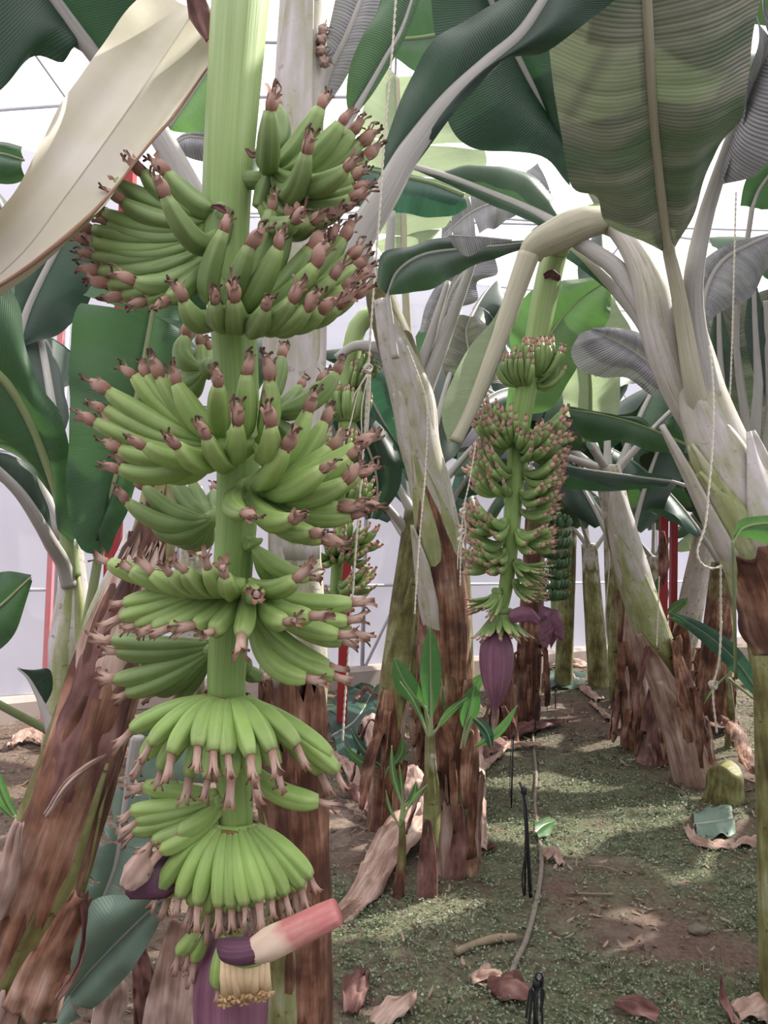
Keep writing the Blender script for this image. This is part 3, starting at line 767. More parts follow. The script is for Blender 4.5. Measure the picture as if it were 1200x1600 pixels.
# third tier, left
rows([(338, 905), (362, 920), (386, 915)], [
    (0, .7, [(172, 880, .2, .14), (206, 892, .4, .16), (238, 896, .5, .16), (266, 898, .7, .16), (290, 892, .8, .16), (325, 888, .9, .16), (352, 900, .97, .16)]),
    (0, 1, [(196, 942, .1, .03), (190, 964, .2, .05), (214, 976, .3, .07), (240, 980, .4, .08), (266, 980, .5, .1), (303, 978, .6, .12), (332, 986, .7, .14), (377, 994, .8, .08, 10)])],
    L=.178, R=.0165, mat='ban_mid', D0=1.28, low=True, fl=.036, cr=.02)
rows([(392, 846), (398, 856)], [(0, 1, [(482, 902, .2, .18, -14), (452, 890, -.5, .1), (440, 905, -.5, .2)])], L=.13, R=.0165, mat='ban_mid', D0=1.33, low=True, fl=.03)
rows([(392, 908), (398, 930), (392, 955)], [
    (0, .5, [(462, 905, .6, .16), (401, 928, 1, .06), (485, 962, .6, .16), (548, 942, -.2, .1), (520, 950, -.4, .1), (541, 970, .1, .12)]),
    (.3, 1, [(446, 972, .7, .14), (533, 1002, .3, .14), (548, 988, -.1, .1), (528, 992, .5, .1), (512, 1040, -.1, .16, -10), (520, 1056, .2, .2, -16), (478, 1060, .4, .26, -26)])],
    L=.175, R=.0170, mat='ban_mid', D0=1.29, low=True, fl=.040, cr=.02)
rows([(330, 1005), (330, 1025)], [(0, 1, [(178, 1000, -.2, .05), (186, 1018, -.2, .08), (182, 1062, -.1, .08), (200, 1082, -.2, .12), (245, 1080, -.4, .12), (280, 1084, -.6, .1)]), (0, .2, [(300, 1010, -.8, 0), (240, 1012, -.4, .05)])], L=.165, R=.0170, mat='ban_up', D0=1.38, low=True, fl=.042)
rows([(380, 1040)], [(0, 0, [(404, 1056, -.8, .05)])], L=.1, R=.016, mat='ban_up', D0=1.38, low=True)
# umbrella hand
rows([(324, 1090), (340, 1096), (356, 1098), (372, 1096), (386, 1090)], [
    (0, 1, [(225, 1182, -.3, -.1), (252, 1200, .2, -.08), (296, 1212, .5, -.1), (326, 1216, .7, -.1), (362, 1214, .8, -.1), (398, 1212, .7, -.1), (432, 1196, .5, -.1), (500, 1205, -.2, -.1)]),
    (0, 1, [(207, 1140, .2, -.08), (236, 1162, .5, -.14), (268, 1176, .7, -.16), (309, 1166, .85, -.2), (333, 1173, .9, -.2), (356, 1179, .9, -.2), (392, 1180, .9, -.2), (425, 1172, .85, -.2), (464, 1164, .6, -.16), (515, 1180, .2, -.1), (526, 1204, .3, -.08)])],
    L=.178, R=.0172, mat='ban_low', D0=1.315, low=True, fl=.044, hang=.6, cr=.008, fat=.72)
rows([(340, 1240), (350, 1262)], [
    (0, 1, [(228, 1228, -.2, 0), (207, 1266, .1, .02), (216, 1282, .2, .03), (211, 1298, .3, .04), (240, 1314, .4, .06), (252, 1328, .5, .06)]),
    (.2, .6, [(270, 1230, -.3, 0), (262, 1250, -.2, 0), (280, 1300, .3, .05)])], L=.165, R=.0165, mat='ban_mid', D0=1.335, low=True, fl=.044, hang=.5, fat=.75)
rows([(388, 1190), (392, 1205)], [(0, 1, [(497, 1252, .3, .16, -20)])], L=.15, R=.0185, mat='ban_low', D0=1.31, low=True, fl=.04, hang=.1, fat=.8)
# lowest umbrella hand
rows([(332, 1292), (350, 1297), (367, 1299), (384, 1297), (402, 1291)], [
    (0, 1, [(262, 1398, -.2, -.06), (300, 1412, .3, -.08), (326, 1424, .6, -.1), (352, 1424, .7, -.1), (374, 1422, .7, -.1), (398, 1416, .6, -.1), (436, 1402, .4, -.1), (460, 1390, .2, -.1)]),
    (0, 1, [(248, 1390, .3, -.14), (281, 1400, .5, -.16), (309, 1412, .7, -.18), (342, 1416, .75, -.18), (362, 1417, .75, -.18), (383, 1413, .75, -.18), (405, 1407, .7, -.18), (424, 1403, .6, -.18), (446, 1397, .5, -.16), (472, 1384, .3, -.14), (484, 1369, .2, -.12)])],
    L=.158, R=.0158, mat='ban_low', D0=1.32, low=True, fl=.046, hang=1.0, cr=.008, fat=.66)
rows([(330, 1430)], [(0, 0, [(279, 1488, .1, -.02), (294, 1484, .3, -.02), (305, 1500, .3, 0)])], L=.085, R=.0125, mat='ban_mid', D0=1.33, low=True, fl=.046, hang=1, fat=.6)
rows([(352, 1460)], [(0, 0, [(342, 1540, .3, -.02)])], L=.10, R=.0155, mat='ban_low', D0=1.27, cr=.006, low=True, fl=.042, hang=1.0, fat=.7)
# the last row still in cream blossom
mb = MB(); cl = px([(352, 1490, 1.235), (385, 1500, 1.215), (414, 1492, 1.24)], 1.25); sweep(mb, cat(cl, 8), .012, 10); hb = mb.build('blossom_cluster', M['ban_low'], fb)
for i in range(16):
    q = (i//2)/7; r2 = i % 2; a = cat(cl, 14)[int(q*14)]; e = P(352+q*66, 1553-10*q+4*math.sin(i*2)+(6 if r2 else 0), 1.235+.02*r2)
    mb = MB(); sweep(mb, [a, a.lerp(e, .5)+_f*(-.006), e], [.0065, .0075, .0085, .007], 9, t0=.2, t1=.7)
    for k in range(5):
        an = 2*PI*k/5+i; dd = V((math.cos(an), math.sin(an), 0)); sweep(mb, [e-V((0, 0, .004)), e+dd*.006-V((0, 0, .008)), e+dd*.012-V((0, 0, .006))], [.003, .0028, .002], 5, t0=.7, t1=1)
    mb.build('blossom', M['flower_cream'], hb)
bud(fb, P(360, 1455, 1.36), P(362, 1790, 1.34), .067)
for xo, wv in ((322, .05), (392, .055)): pass
# opened bracts
mb = MB(); pp = cat(px([(528, 1424, 1.17), (490, 1442, 1.17), (450, 1462, 1.18), (402, 1484, 1.20)], 1.2), 22)
sweep(mb, pp, [.0195, .0215, .0225, .023, .024, .024, .020], 26, lambda th, t: 1+.04*math.cos(3*th)+.02*math.sin(7*th+t*8))
br = mb.build('curled_bract', M['bract_red'], fb); br['label'] = 'pink and red rolled back bract'
mb = MB(); pp = cat(px([(408, 1481, 1.20), (385, 1486, 1.205), (362, 1484, 1.22), (344, 1472, 1.245)], 1.2), 14); sweep(mb, pp, [.0235, .0245, .022, .008], 22, asp=.8)
mb.build('bract_tip', M['bud_in'], br)
strip(fb, [(196, 1392, 1.30), (232, 1374, 1.29), (268, 1362, 1.31), (292, 1352, 1.33)], [.035, .075, .085, .05], 'bud_in', curl=.55, name='open_bract', seed=3, thick=.004, crumple=.004)
strip(fb, [(197, 1388, 1.27), (212, 1366, 1.27), (226, 1345, 1.28), (236, 1330, 1.3)], [.03, .05, .045, .02], 'dry_pale', curl=.5, name='open_bract', seed=4, thick=.004)
strip(fb, [(455, 1345, 1.36), (465, 1375, 1.35), (462, 1405, 1.34)], [.02, .035, .03], 'dry_pale', curl=.4, name='open_bract', seed=5, thick=.003)

# ------------------------------------------------------------------ second bunch, in mid distance
DB = 2.9
b2 = thing('banana_bunch', 'green banana bunch with a whole purple bud, hanging right of centre', 'banana bunch', P(808, 700, DB))
s2 = cat(px([(868, 388), (858, 430), (848, 480), (835, 550), (820, 620), (809, 700), (803, 780), (798, 850), (790, 920), (781, 962), (776, 1000)], DB), 40)
mb = MB(); sweep(mb, list(reversed(s2)), [.022, .026, .03, .033, .036, .040, .044, .048, .048], 24, stalk_prof); mb.build('stalk', M['stalk'], b2)
mb = MB(); rws = []
def pt2(y):
    return min(s2, key=lambda p: abs(((p-CAM).dot(_u)/(p-CAM).dot(_f))*-FPX+800-y))
strip(b2, [(850, 432, 2.84), (862, 428, 2.84), (875, 436, 2.86)], [.02, .035, .02], 'dry_dark', curl=.3, name='bract_scar', n=10)
C_, Lf, Rt = -PI/2, PI, 0.0
for y, az, span, n, L, el, nr, fp in [
    (600, C_-.75, 1.5, 7, .125, 1.12, 2, 1), (592, C_+.35, 1.5, 8, .130, 1.15, 2, 1), (600, C_+1.5, 1.0, 4, .12, 1.0, 2, 1),
    (672, Lf+.35, 1.3, 6, .145, .55, 2, 1), (690, C_-.5, 1.1, 6, .135, .45, 2, 1), (672, Rt-.1, .9, 5, .155, .30, 2, 1), (700, C_+.75, 1.3, 8, .145, .38, 2, 1),
    (735, Lf+.25, 1.5, 7, .15, .45, 2, 1), (765, Lf+.6, 1.2, 6, .14, .15, 1, 1), (745, Rt-.35, 1.3, 7, .15, .2, 2, 1), (770, C_+.9, 1.2, 7, .14, .0, 2, 1),
    (795, Rt-.3, 1.2, 6, .125, -.05, 1, 1), (815, Lf+.2, 1.7, 9, .15, .1, 2, 1), (835, C_+.9, 1.4, 8, .13, -.2, 2, 1), (850, Lf+.1, 1.2, 6, .14, .0, 1, 1),
    (866, Lf+.5, 1.4, 8, .145, -.2, 2, 1), (878, C_+.95, 1.4, 8, .125, -.35, 2, -1), (912, Rt-.5, 1.3, 8, .12, -.6, 2, -1), (930, Lf+.5, 1.2, 7, .13, -.7, 2, -1)]:
    mini_hand(b2, pt2(y), az, span, n+(2 if y > 660 else 0), L*.86, el, nr, .04, flip=fp, scale_r=1.0 if y < 720 else (.8 if y < 860 else .7))
mini_hand(b2, pt2(950)+V((0, 0, 0)), C_, 3.6, 11, .105, -1.12, 2, .035, flip=-1)
bud(b2, P(776, 985, DB-.02), P(774, 1118, DB-.02), .066)
strip(b2, [(796, 964, 2.83), (822, 960, 2.80), (842, 972, 2.82)], [.05, .07, .03], 'bud', curl=.5, name='open_bract', seed=2, thick=.004, crumple=.004)

# ------------------------------------------------------------------ third and fourth bunches
b3 = thing('banana_bunch', 'small green banana bunch behind the twine knot, partly hidden by the big bunch', 'banana bunch', P(540, 700, 3.5))
s3 = cat(px([(583, 492), (562, 505), (551, 540), (545, 600), (541, 700), (533, 800), (527, 880), (520, 960)], 3.5), 30)
mb = MB(); sweep(mb, list(reversed(s3)), [.02, .03, .035, .04, .042, .045], 16); mb.build('stalk', M['stalk'], b3)
for y, az, sp_, n, el, L in [(590, Rt-.3, 1.2, 5, 1.0, .12), (610, C_+.8, 1.2, 5, 1.1, .1), (655, C_, 2.4, 9, 1.35, .13), (720, C_-.3, 2.0, 8, 1.2, .12), (780, C_+.3, 2.2, 9, .7, .13), (840, C_+.6, 1.8, 8, .3, .14), (870, C_+.2, 1.8, 8, .1, .13), (910, Rt-.5, 1.4, 7, .35, .13), (925, C_-.4, 1.4, 6, 0, .12)]:
    p = min(s3, key=lambda q: abs(((q-CAM).dot(_u)/(q-CAM).dot(_f))*-FPX+800-y)); mini_hand(b3, p, az, sp_, n, L, el, 2, .04)
mb = MB()
b4 = thing('banana_bunch', 'narrow dark green banana bunch far down the aisle with its bracts spread open', 'banana bunch', P(868, 880, 5.4))
s4 = cat(px([(866, 800), (868, 850), (866, 940), (864, 960)], 5.4), 20)
mb = MB(); sweep(mb, s4, [.045, .04, .02], 12); mb.build('stalk', M['stalk'], b4)
for k in range(9):
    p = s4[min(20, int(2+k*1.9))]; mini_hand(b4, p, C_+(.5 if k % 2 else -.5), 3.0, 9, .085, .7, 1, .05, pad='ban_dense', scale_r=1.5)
bud(b4, P(864, 952, 5.35), P(861, 1014, 5.35), .06)
for x, y in ((843, 968), (846, 1000), (878, 1000), (852, 1012)):
    strip(b4, [(862, 955, 5.3), ((862+x)/2-2, (955+y)/2-3, 5.25), (x, y, 5.25)], [.04, .11, .03], 'bud', curl=.4, name='open_bract', thick=.004)

# ------------------------------------------------------------------ plant carrying the big bunch (grey trunk right behind it)
pa_base = GG(470, 1790)
pa = thing('banana_plant', 'banana plant with grey and dark brown trunk right behind the big bunch', 'banana plant', P(470, 1790, 1.85), PL)
dA = 1.85
base = P(470, 1790, dA); base = V((base.x, base.y, gz(base.x, base.y)))
stA = Stem(pa, [base]+px([(470, 1600), (468, 1400), (458, 1200), (458, 1060), (460, 900), (458, 700), (460, 500), (462, 300), (470, 120), (480, -60)], dA),
           [.085, .075, .066, .072, .085, .062, .066, .072, .066, .06, .058], 'stem_pale', seed=1)
stA.wrap(.0, .37, 30, [95, 85, 70, 55], 'dry', .06, .0, jag=.02, seed=2, crumple=.01)
stA.wrap(.08, .395, -5, [75, 75, 70, 50], 'dry', .10, .012, jag=.03, seed=5, crumple=.014)
stA.wrap(.0, .30, 55, [50, 50, 45, 20], 'stem_olive', .14, .0, jag=.01, seed=8)
stA.wrap(.50, .80, -45, [80, 90, 60, 25], 'sheath', .04, .0, skew=20, seed=6)
stA.wrap(.60, .97, 30, [90, 70, 45, 25], 'sheath', .05, .008, skew=-20, seed=7)
for i, (x, y) in enumerate([(510, 48), (507, 62), (506, 80), (511, 96)]):
    mb = MB(); a = P(x-4, y, 1.80); blob(mb, a, .012, 1, 1, 1.1, rough=.6, seed=i)
    for k in range(7):
        e = a+_r*random.uniform(.006, .026)+_u*random.uniform(-.014, .02)-_f*random.uniform(0, .02)
        sweep(mb, cat([a, a.lerp(e, .6)+_u*.004, e], 6), [.0022, .0015, .0006], 5)
    mb.build('dry_fibre', M['dry_pale'], pa)
# broad leaf and its thick stalk crossing the top
leaf(pa, [(560, 372), (600, 308), (640, 238), (700, 160), (762, 100), (815, 52), (862, -20)], [(575, 330), (598, 262), (604, 215), (640, 125), (690, 55), (752, 16), (835, -40)],
     [(575, 360), (612, 312), (662, 240), (722, 165), (792, 92), (872, 68), (990, -20)], 'dark', (1.8, 1.75), pet=[(500, 470, 1.85), (530, 420, 1.8)], face='top', rm=(.040, .012), pr=.045, bulge=.03, tears=0, seed=3)
leaf(pa, [(498, 175), (512, 120), (540, 60), (572, -20)], [(496, 150), (500, 100), (512, 50), (530, -20)], [(505, 175), (535, 130), (575, 60), (600, -20)], 'silver', 1.95, pet=[(480, 320), (490, 230)], face='under', rm=(.012, .006))
leaf(pa, [(548, 185), (575, 140), (603, 90), (628, 45), (650, -20)], [(546, 182), (541, 150), (548, 100), (572, 50), (605, -20)], [(550, 186), (582, 148), (612, 98), (636, 52), (662, -15)], 'leaf', 1.9, pet=[(520, 300), (538, 230)], face='top', rm=(.010, .004), bulge=.03)
leaf(pa, [(186, 128), (132, 62), (80, -10), (30, -80)], [(205, 150), (118, 75), (98, 98), (50, 90), (-10, 150), (-120, 170)], [(200, 112), (245, 60), (260, 0), (240, -80)], 'dark', (2.05, 1.9), pet=[(440, 520, 1.9), (385, 430, 2.0), (318, 330, 2.05), (250, 212, 2.05)], face='top', rm=(.032, .015), pr=.035, bulge=.03, tears=0)
leaf(pa, [(262, 200), (290, 160), (335, 95), (380, 30)], [(258, 190), (270, 150), (300, 100), (340, 40)], [(270, 205), (318, 212), (345, 200), (400, 100)], 'bright', 2.3, face='under', rm=(.012, .006))
leaf(pa, [(275, 225), (295, 215), (330, 218), (380, 225)], [(272, 220), (290, 208), (330, 205), (380, 205)], [(276, 228), (290, 245), (320, 252), (380, 258)], 'silver', 2.5, face='under', rm=(.008, .004), bulge=.05)
# cream bract leaf hanging across the top left
fgl = leaf(pa, [(322, -10, 1.42), (252, 95, 1.36), (176, 205, 1.30), (100, 310, 1.26), (35, 395, 1.24), (-60, 480, 1.24)],
     [(238, -30, 1.42), (158, 70, 1.34), (98, 160, 1.28), (58, 235, 1.23), (12, 315, 1.2), (-80, 400, 1.2)],
     [(350, 60, 1.42), (320, 110, 1.38), (272, 180, 1.32), (236, 222, 1.28), (152, 325, 1.22), (60, 405, 1.2), (-40, 470, 1.2)], 'cream', 1.3, rm=(.0015, .001), bulge=-.05, wave=.004, face='top', pmat='petiole_cream', name='flag_leaf')
mb = MB(); sweep(mb, cat(px([(325, 105, 1.38), (272, 180, 1.32), (236, 222, 1.28), (152, 325, 1.22), (60, 405, 1.2), (-10, 452, 1.2)], 1.3), 40), [.002, .003, .002, .004, .003], 6)
mb.build('rim', M['red_rim'], fgl)
strip(pa, [(300, -20, 1.39), (312, 20, 1.385), (326, 62, 1.38)], [.03, .045, .012], 'dry_dark', curl=.4, name='dry_leaf_tip', seed=9)

# ------------------------------------------------------------------ leaning brown trunk at the left edge
pc = thing('banana_plant', 'leaning banana trunk in peeling red-brown dry bark filling the lower left corner', 'banana plant', P(-150, 1900, 1.5), PL)
base = P(-160, 1960, 1.52); base = V((base.x, base.y, gz(base.x, base.y)))
WP[pc] = base; pc.location = base
stC = Stem(pc, [base]+px([(-20, 1600, 1.52), (40, 1450, 1.52), (92, 1300, 1.53), (131, 1187, 1.55), (173, 1050, 1.6), (204, 950, 1.66), (240, 845, 1.75), (262, 700, 1.85)], 1.5), [.10, .095, .086, .078, .075, .070, .068, .050, .035], 'stem_brown', seed=4, lump=.1)
stC.wrap(.25, .80, -25, [85, 80, 70, 45], 'dry', .05, .0, jag=.015, seed=1, crumple=.014)
stC.wrap(.45, .92, 15, [55, 70, 60, 20], 'dry', .10, .006, jag=.02, seed=3, crumple=.018)
stC.wrap(.40, .66, 0, [50, 60, 45, 12], 'dry', .12, .002, skew=18, seed=6, crumple=.012)
stC.wrap(.0, .60, -48, [60, 60, 42, 8], 'stem_olive', .13, .0, skew=22, seed=7)
stC.wrap(.50, .80, 8, [40, 52, 44, 14], 'dry_dark', .14, .002, jag=.02, skew=10, seed=12, crumple=.012)
stC.wrap(.15, .86, 78, [22, 20, 16, 10], 'stem_olive', .12, .0, seed=13)
stC.wrap(.62, .83, 20, [50, 55, 48, 30], 'dry_pale', .13, .004, jag=.03, skew=-8, seed=14, crumple=.016)
stC.wrap(.0, .36, 10, [60, 70, 50, 25], 'dry_pale', .20, .02, jag=.02, seed=9, crumple=.012)
strip(pc, [(168, 1180, 1.45), (140, 1195, 1.43), (105, 1225, 1.42), (80, 1262, 1.42), (70, 1275, 1.42)], [.006, .012, .016, .014, .01], 'dry_pale', curl=.6, seed=4)
strip(pc, [(130, 1395, 1.36), (132, 1440, 1.36), (128, 1490, 1.37), (112, 1530, 1.38), (88, 1562, 1.4)], [.02, .008, .008, .014, .012], 'dry_dark', curl=.6, seed=5)
strip(pc, [(40, 1600, 1.40), (75, 1510, 1.38), (108, 1440, 1.37), (128, 1400, 1.36)], [.12, .10, .06, .04], 'dry', curl=.6, seed=6, crumple=.02, thick=.004)
strip(pc, [(-20, 1440, 1.42), (10, 1370, 1.4), (22, 1310, 1.4), (30, 1285, 1.4)], [.06, .06, .04, .02], 'dry_pale', curl=.6, seed=8, crumple=.016, thick=.004)
strip(pc, [(205, 830, 1.7), (198, 880, 1.66), (165, 960, 1.62), (130, 1060, 1.58), (105, 1150, 1.55)], [.012, .02, .03, .03, .02], 'dry', curl=.6, seed=10, crumple=.012)

# ------------------------------------------------------------------ pale plant at the left
pd_ = thing('banana_plant', 'young pale green banana plant at the far left with upright dark leaves', 'banana plant', P(100, 1400, 3.0), PL)
base = P(98, 1425, 3.0); base = V((base.x, base.y, gz(base.x, base.y))); WP[pd_] = base; pd_.location = base
stD = Stem(pd_, [base]+px([(100, 1180), (108, 1080), (112, 980), (114, 900), (112, 840), (108, 800)], 3.0), [.09, .09, .085, .078, .082, .05, .02], 'stem_pale', seed=6)
stD.wrap(.1, .85, -20, [80, 90, 60, 20], 'sheath_green', .04, 0, skew=15, seed=3)
leaf(pd_, [(98, 790), (84, 745), (62, 690), (38, 640), (10, 598), (-30, 560)], [(96, 800), (60, 745), (10, 705), (-40, 695), (-80, 680), (-90, 600)], [(118, 860), (112, 800), (107, 745), (108, 690), (92, 640), (60, 600), (42, 545), (32, 480), (-5, 425)], 'leaf', (2.9, 2.6), pet=[(112, 900, 2.95), (106, 840, 2.92)], face='top', rm=(.028, .015), pr=.035, bulge=.04, pmat='petiole_green')
leaf(pd_, [(80, 850), (60, 815), (30, 770), (-15, 725)], [(85, 845), (72, 790), (55, 735), (20, 712), (-15, 705)], [(80, 855), (56, 820), (26, 776), (-20, 735)], 'dark', (2.8, 2.5), pet=[(108, 915, 2.95), (98, 880, 2.9)], face='under', rm=(.026, .016), pr=.03)
leaf(pd_, [(165, 800), (184, 740), (208, 650), (228, 550), (242, 470), (255, 400)], [(152, 868), (128, 858), (106, 810), (100, 740), (108, 670), (103, 580), (112, 500), (150, 430), (210, 385)], [(160, 868), (200, 790), (230, 710), (258, 640), (276, 560), (280, 480), (272, 420), (262, 395)], 'leaf', (2.75, 2.6), pet=[(118, 1060, 2.9), (136, 970, 2.85), (152, 880, 2.8)], face='top', rm=(.016, .008), pr=.02, bulge=.03, pmat='petiole_green', tears=2)
leaf(pd_, [(30, 530), (48, 475), (82, 405), (120, 340)], [(32, 505), (22, 470), (40, 400), (80, 330)], [(35, 542), (92, 522), (132, 480), (165, 430), (190, 380)], 'dark', 3.2, pet=[(100, 840), (40, 700)], face='top', rm=(.02, .012), pmat='petiole')
leaf(pd_, [(-60, 970, 2.3), (-10, 955, 2.25), (48, 903, 2.2)], [(-50, 905, 2.3), (10, 893, 2.25), (49, 898, 2.2)], [(-50, 1040, 2.3), (15, 1003, 2.25), (50, 908, 2.2)], 'leaf', 2.3, face='top', rm=(.01, .004), pet=[(90, 1150, 2.9), (-60, 1060, 2.5)], pmat='petiole_green')
leaf(pd_, [(-40, 245), (0, 240), (38, 250)], [(-40, 225), (5, 222), (36, 230)], [(-40, 285), (10, 290), (40, 280)], 'leaf', 3.2, face='top', rm=(.01, .006), bulge=.06)
leaf(pd_, [(62, 1090), (45, 1060), (28, 1044)], [(66, 1080), (50, 1055), (28, 1042)], [(72, 1100), (82, 1075), (80, 1045), (55, 1046)], 'dark', 2.7, pet=[(92, 1200), (82, 1150)], face='top', rm=(.012, .004), pr=.025)
aleaf(pd_, P(108, 820, 3.0), 2.4, 1.2, 2.0, .55, 'dark', .8, seed=4, tears=3)
aleaf(pd_, P(108, 820, 3.0), .9, 1.3, 1.7, .5, 'leaf', .5, seed=5, tears=2)

# ------------------------------------------------------------------ plant at the right that carries the second bunch
pe = thing('banana_plant', 'stout banana plant leaning in from the right edge with a huge hanging leaf', 'banana plant', P(1240, 1500, 2.5), PL)
base = P(1275, 1560, 2.45); base = V((base.x, base.y, gz(base.x, base.y))); WP[pe] = base; pe.location = base
stE = Stem(pe, [base]+px([(1262, 1300, 2.45), (1248, 1100, 2.46), (1228, 980, 2.48), (1198, 880, 2.5), (1158, 790, 2.52), (1124, 700, 2.55), (1092, 610, 2.58), (1076, 530, 2.6), (1070, 470, 2.6)], 2.5),
           [.15, .145, .138, .132, .125, .118, .105, .090, .075, .05], 'stem_olive', seed=9, lump=.03)
stE.wrap(.66, 1.0, -15, [100, 100, 80, 25], 'sheath', .05, 0, skew=-10, seed=1)
stE.wrap(.56, .90, -5, [100, 95, 65, 8], 'sheath', .09, .0, skew=32, seed=2)
stE.wrap(.50, .79, -62, [85, 80, 50, 6], 'sheath', .13, .03, skew=8, seed=4)
stE.wrap(.52, .80, 48, [85, 80, 50, 6], 'sheath_green', .13, .01, skew=-6, seed=3)
stE.wrap(.58, .76, 30, [85, 80, 45, 6], 'sheath_green', .15, .01, skew=12, seed=5)
stE.wrap(.50, .64, -30, [100, 95, 80, 60], 'dry', .19, .012, jag=.01, skew=-5, seed=6, crumple=.012)
stE.wrap(.34, .62, -78, [20, 30, 25, 8], 'dry', .22, .03, jag=.02, seed=7, crumple=.01)
stE.wrap(.60, .84, 70, [45, 40, 25, 4], 'sheath', .20, .05, seed=8)
stE.wrap(.0, .50, 35, [90, 90, 70, 30], 'stem_olive', .05, .0, seed=10)
leaf(pe, [(1046, 398, 2.42), (1036, 330, 2.3), (1026, 240, 2.15), (1018, 140, 2.0), (1012, 40, 1.88), (1008, -50, 1.8)],
     [(1044, 398, 2.42), (990, 372, 2.4), (945, 345, 2.38), (932, 305, 2.3), (893, 286, 2.25), (878, 220, 2.15), (865, 140, 2.05), (856, 60, 1.95), (850, -60, 1.85)],
     [(1048, 400, 2.42), (1078, 340, 2.32), (1098, 290, 2.25), (1122, 232, 2.15), (1158, 195, 2.05), (1164, 140, 2.0), (1172, 70, 1.95), (1186, 0, 1.9), (1195, -60, 1.85)], 'brownish', 2.1,
     pet=[(1104, 672, 2.56), (1084, 600, 2.5), (1072, 530, 2.48), (1060, 460, 2.45)], face='under', rm=(.020, .013), pr=.04, bulge=.05, wave=.012, wf=6, N=60, pmat='petiole_cream')
leaf(pe, [(1128, 258, 2.3), (1152, 190, 2.2), (1180, 118, 2.1), (1215, 40, 2.0)], [(1112, 280, 2.3), (1140, 205, 2.2), (1158, 130, 2.1), (1175, 60, 2.0), (1190, -20, 2.0)], [(1130, 288, 2.3), (1168, 276, 2.2), (1205, 238, 2.1), (1250, 150, 2.0), (1280, 60, 2.0)], 'silver', 2.2,
     pet=[(1122, 690, 2.56), (1102, 600, 2.52), (1084, 500, 2.5), (1084, 430, 2.45), (1102, 340, 2.4)], face='under', rm=(.020, .012), pr=.05, tears=1, pmat='petiole')
leaf(pe, [(905, 380, 2.75), (872, 352, 2.85), (822, 326, 2.95), (760, 300, 3.05), (700, 277, 3.1), (645, 260, 3.15)], [(893, 366, 2.75), (878, 345, 2.85), (862, 305, 2.95), (825, 272, 3.05), (780, 259, 3.1), (735, 262, 3.15), (690, 276, 3.15), (645, 258, 3.15)], [(905, 388, 2.75), (868, 366, 2.85), (810, 338, 2.95), (750, 312, 3.05), (695, 286, 3.1), (645, 264, 3.15)], 'leaf', 3.0,
     pet=[(1045, 590, 2.6), (1015, 495, 2.62), (968, 425, 2.68), (930, 395, 2.72)], face='top', rm=(.026, .012), pr=.045, bulge=.05, wave=.006, pmat='petiole')
leaf(pe, [(960, 450, 2.9), (925, 415, 2.95), (890, 385, 3.0), (850, 350, 3.1)], [(955, 440, 2.9), (945, 430, 2.95), (905, 385, 3.0), (870, 350, 3.1)], [(960, 462, 2.9), (918, 428, 2.95), (870, 395, 3.0), (830, 360, 3.1)], 'teal', 3.0, pet=[(1050, 600, 2.65), (1010, 510, 2.75)], face='top', rm=(.022, .012), pr=.04)
# throat of the plant, arched stem base and bent cream leaf over the bunch
mb = MB(); sweep(mb, cat(px([(1098, 690, 2.6), (1056, 600, 2.58), (1030, 520, 2.58), (1012, 440, 2.6), (985, 385, 2.66), (958, 352, 2.75)], 2.6), 30), [.04, .05, .056, .054, .040, .030], 20, lambda th, t: 1+.06*math.cos(2*th+3*t))
mb.build('throat', M['sheath'], pe)
mb = MB(); sweep(mb, cat(px([(1000, 400, 2.66), (975, 358, 2.74), (940, 342, 2.80), (902, 352, 2.82), (878, 372, 2.85), (868, 395, 2.88)], 2.8), 30), [.03, .04, .05, .054, .05, .046], 20)
mb.build('peduncle', M['stalk'], pe)
mb = MB(); sweep(mb, cat(px([(940, 344, 2.76), (905, 352, 2.74), (868, 368, 2.74), (838, 384, 2.76), (828, 400, 2.78)], 2.8), 24), [.048, .058, .062, .056, .044], 20, lambda th, t: 1+.03*math.cos(3*th+4*t))
mb.build('leaf_base', M['petiole_cream'], pe)
fl2 = leaf(pe, [(826, 398), (806, 455), (786, 512), (762, 575), (738, 635), (712, 690)], [(822, 400), (796, 448), (770, 500), (735, 540), (708, 590), (690, 645), (700, 692)], [(828, 400), (816, 455), (800, 512), (778, 575), (748, 640), (716, 692)], 'lit', 2.76, face='under', rm=(.042, .024), pmat='petiole_cream', bulge=.02, name='flag_leaf')
leaf(pe, [(800, 655), (822, 600), (862, 520), (905, 468), (948, 438)], [(790, 640), (798, 570), (800, 500), (830, 455), (880, 438), (940, 432)], [(812, 650), (862, 638), (892, 590), (918, 545), (950, 500), (955, 450)], 'bright', 3.5, face='under', rm=(.010, .005), pmat='petiole_green', bulge=.03, pet=[(830, 760)])
leaf(pe, [(1044, 592, 3.2), (1000, 556, 3.2), (960, 532, 3.2), (922, 516, 3.2)], [(1045, 560), (1005, 522), (965, 512), (925, 512)], [(1048, 612), (1020, 618), (980, 590), (940, 590), (905, 578), (892, 550), (905, 522)], 'silver', 3.2, face='under', rm=(.012, .004), bulge=.05, pet=[(1075, 640, 2.8)])

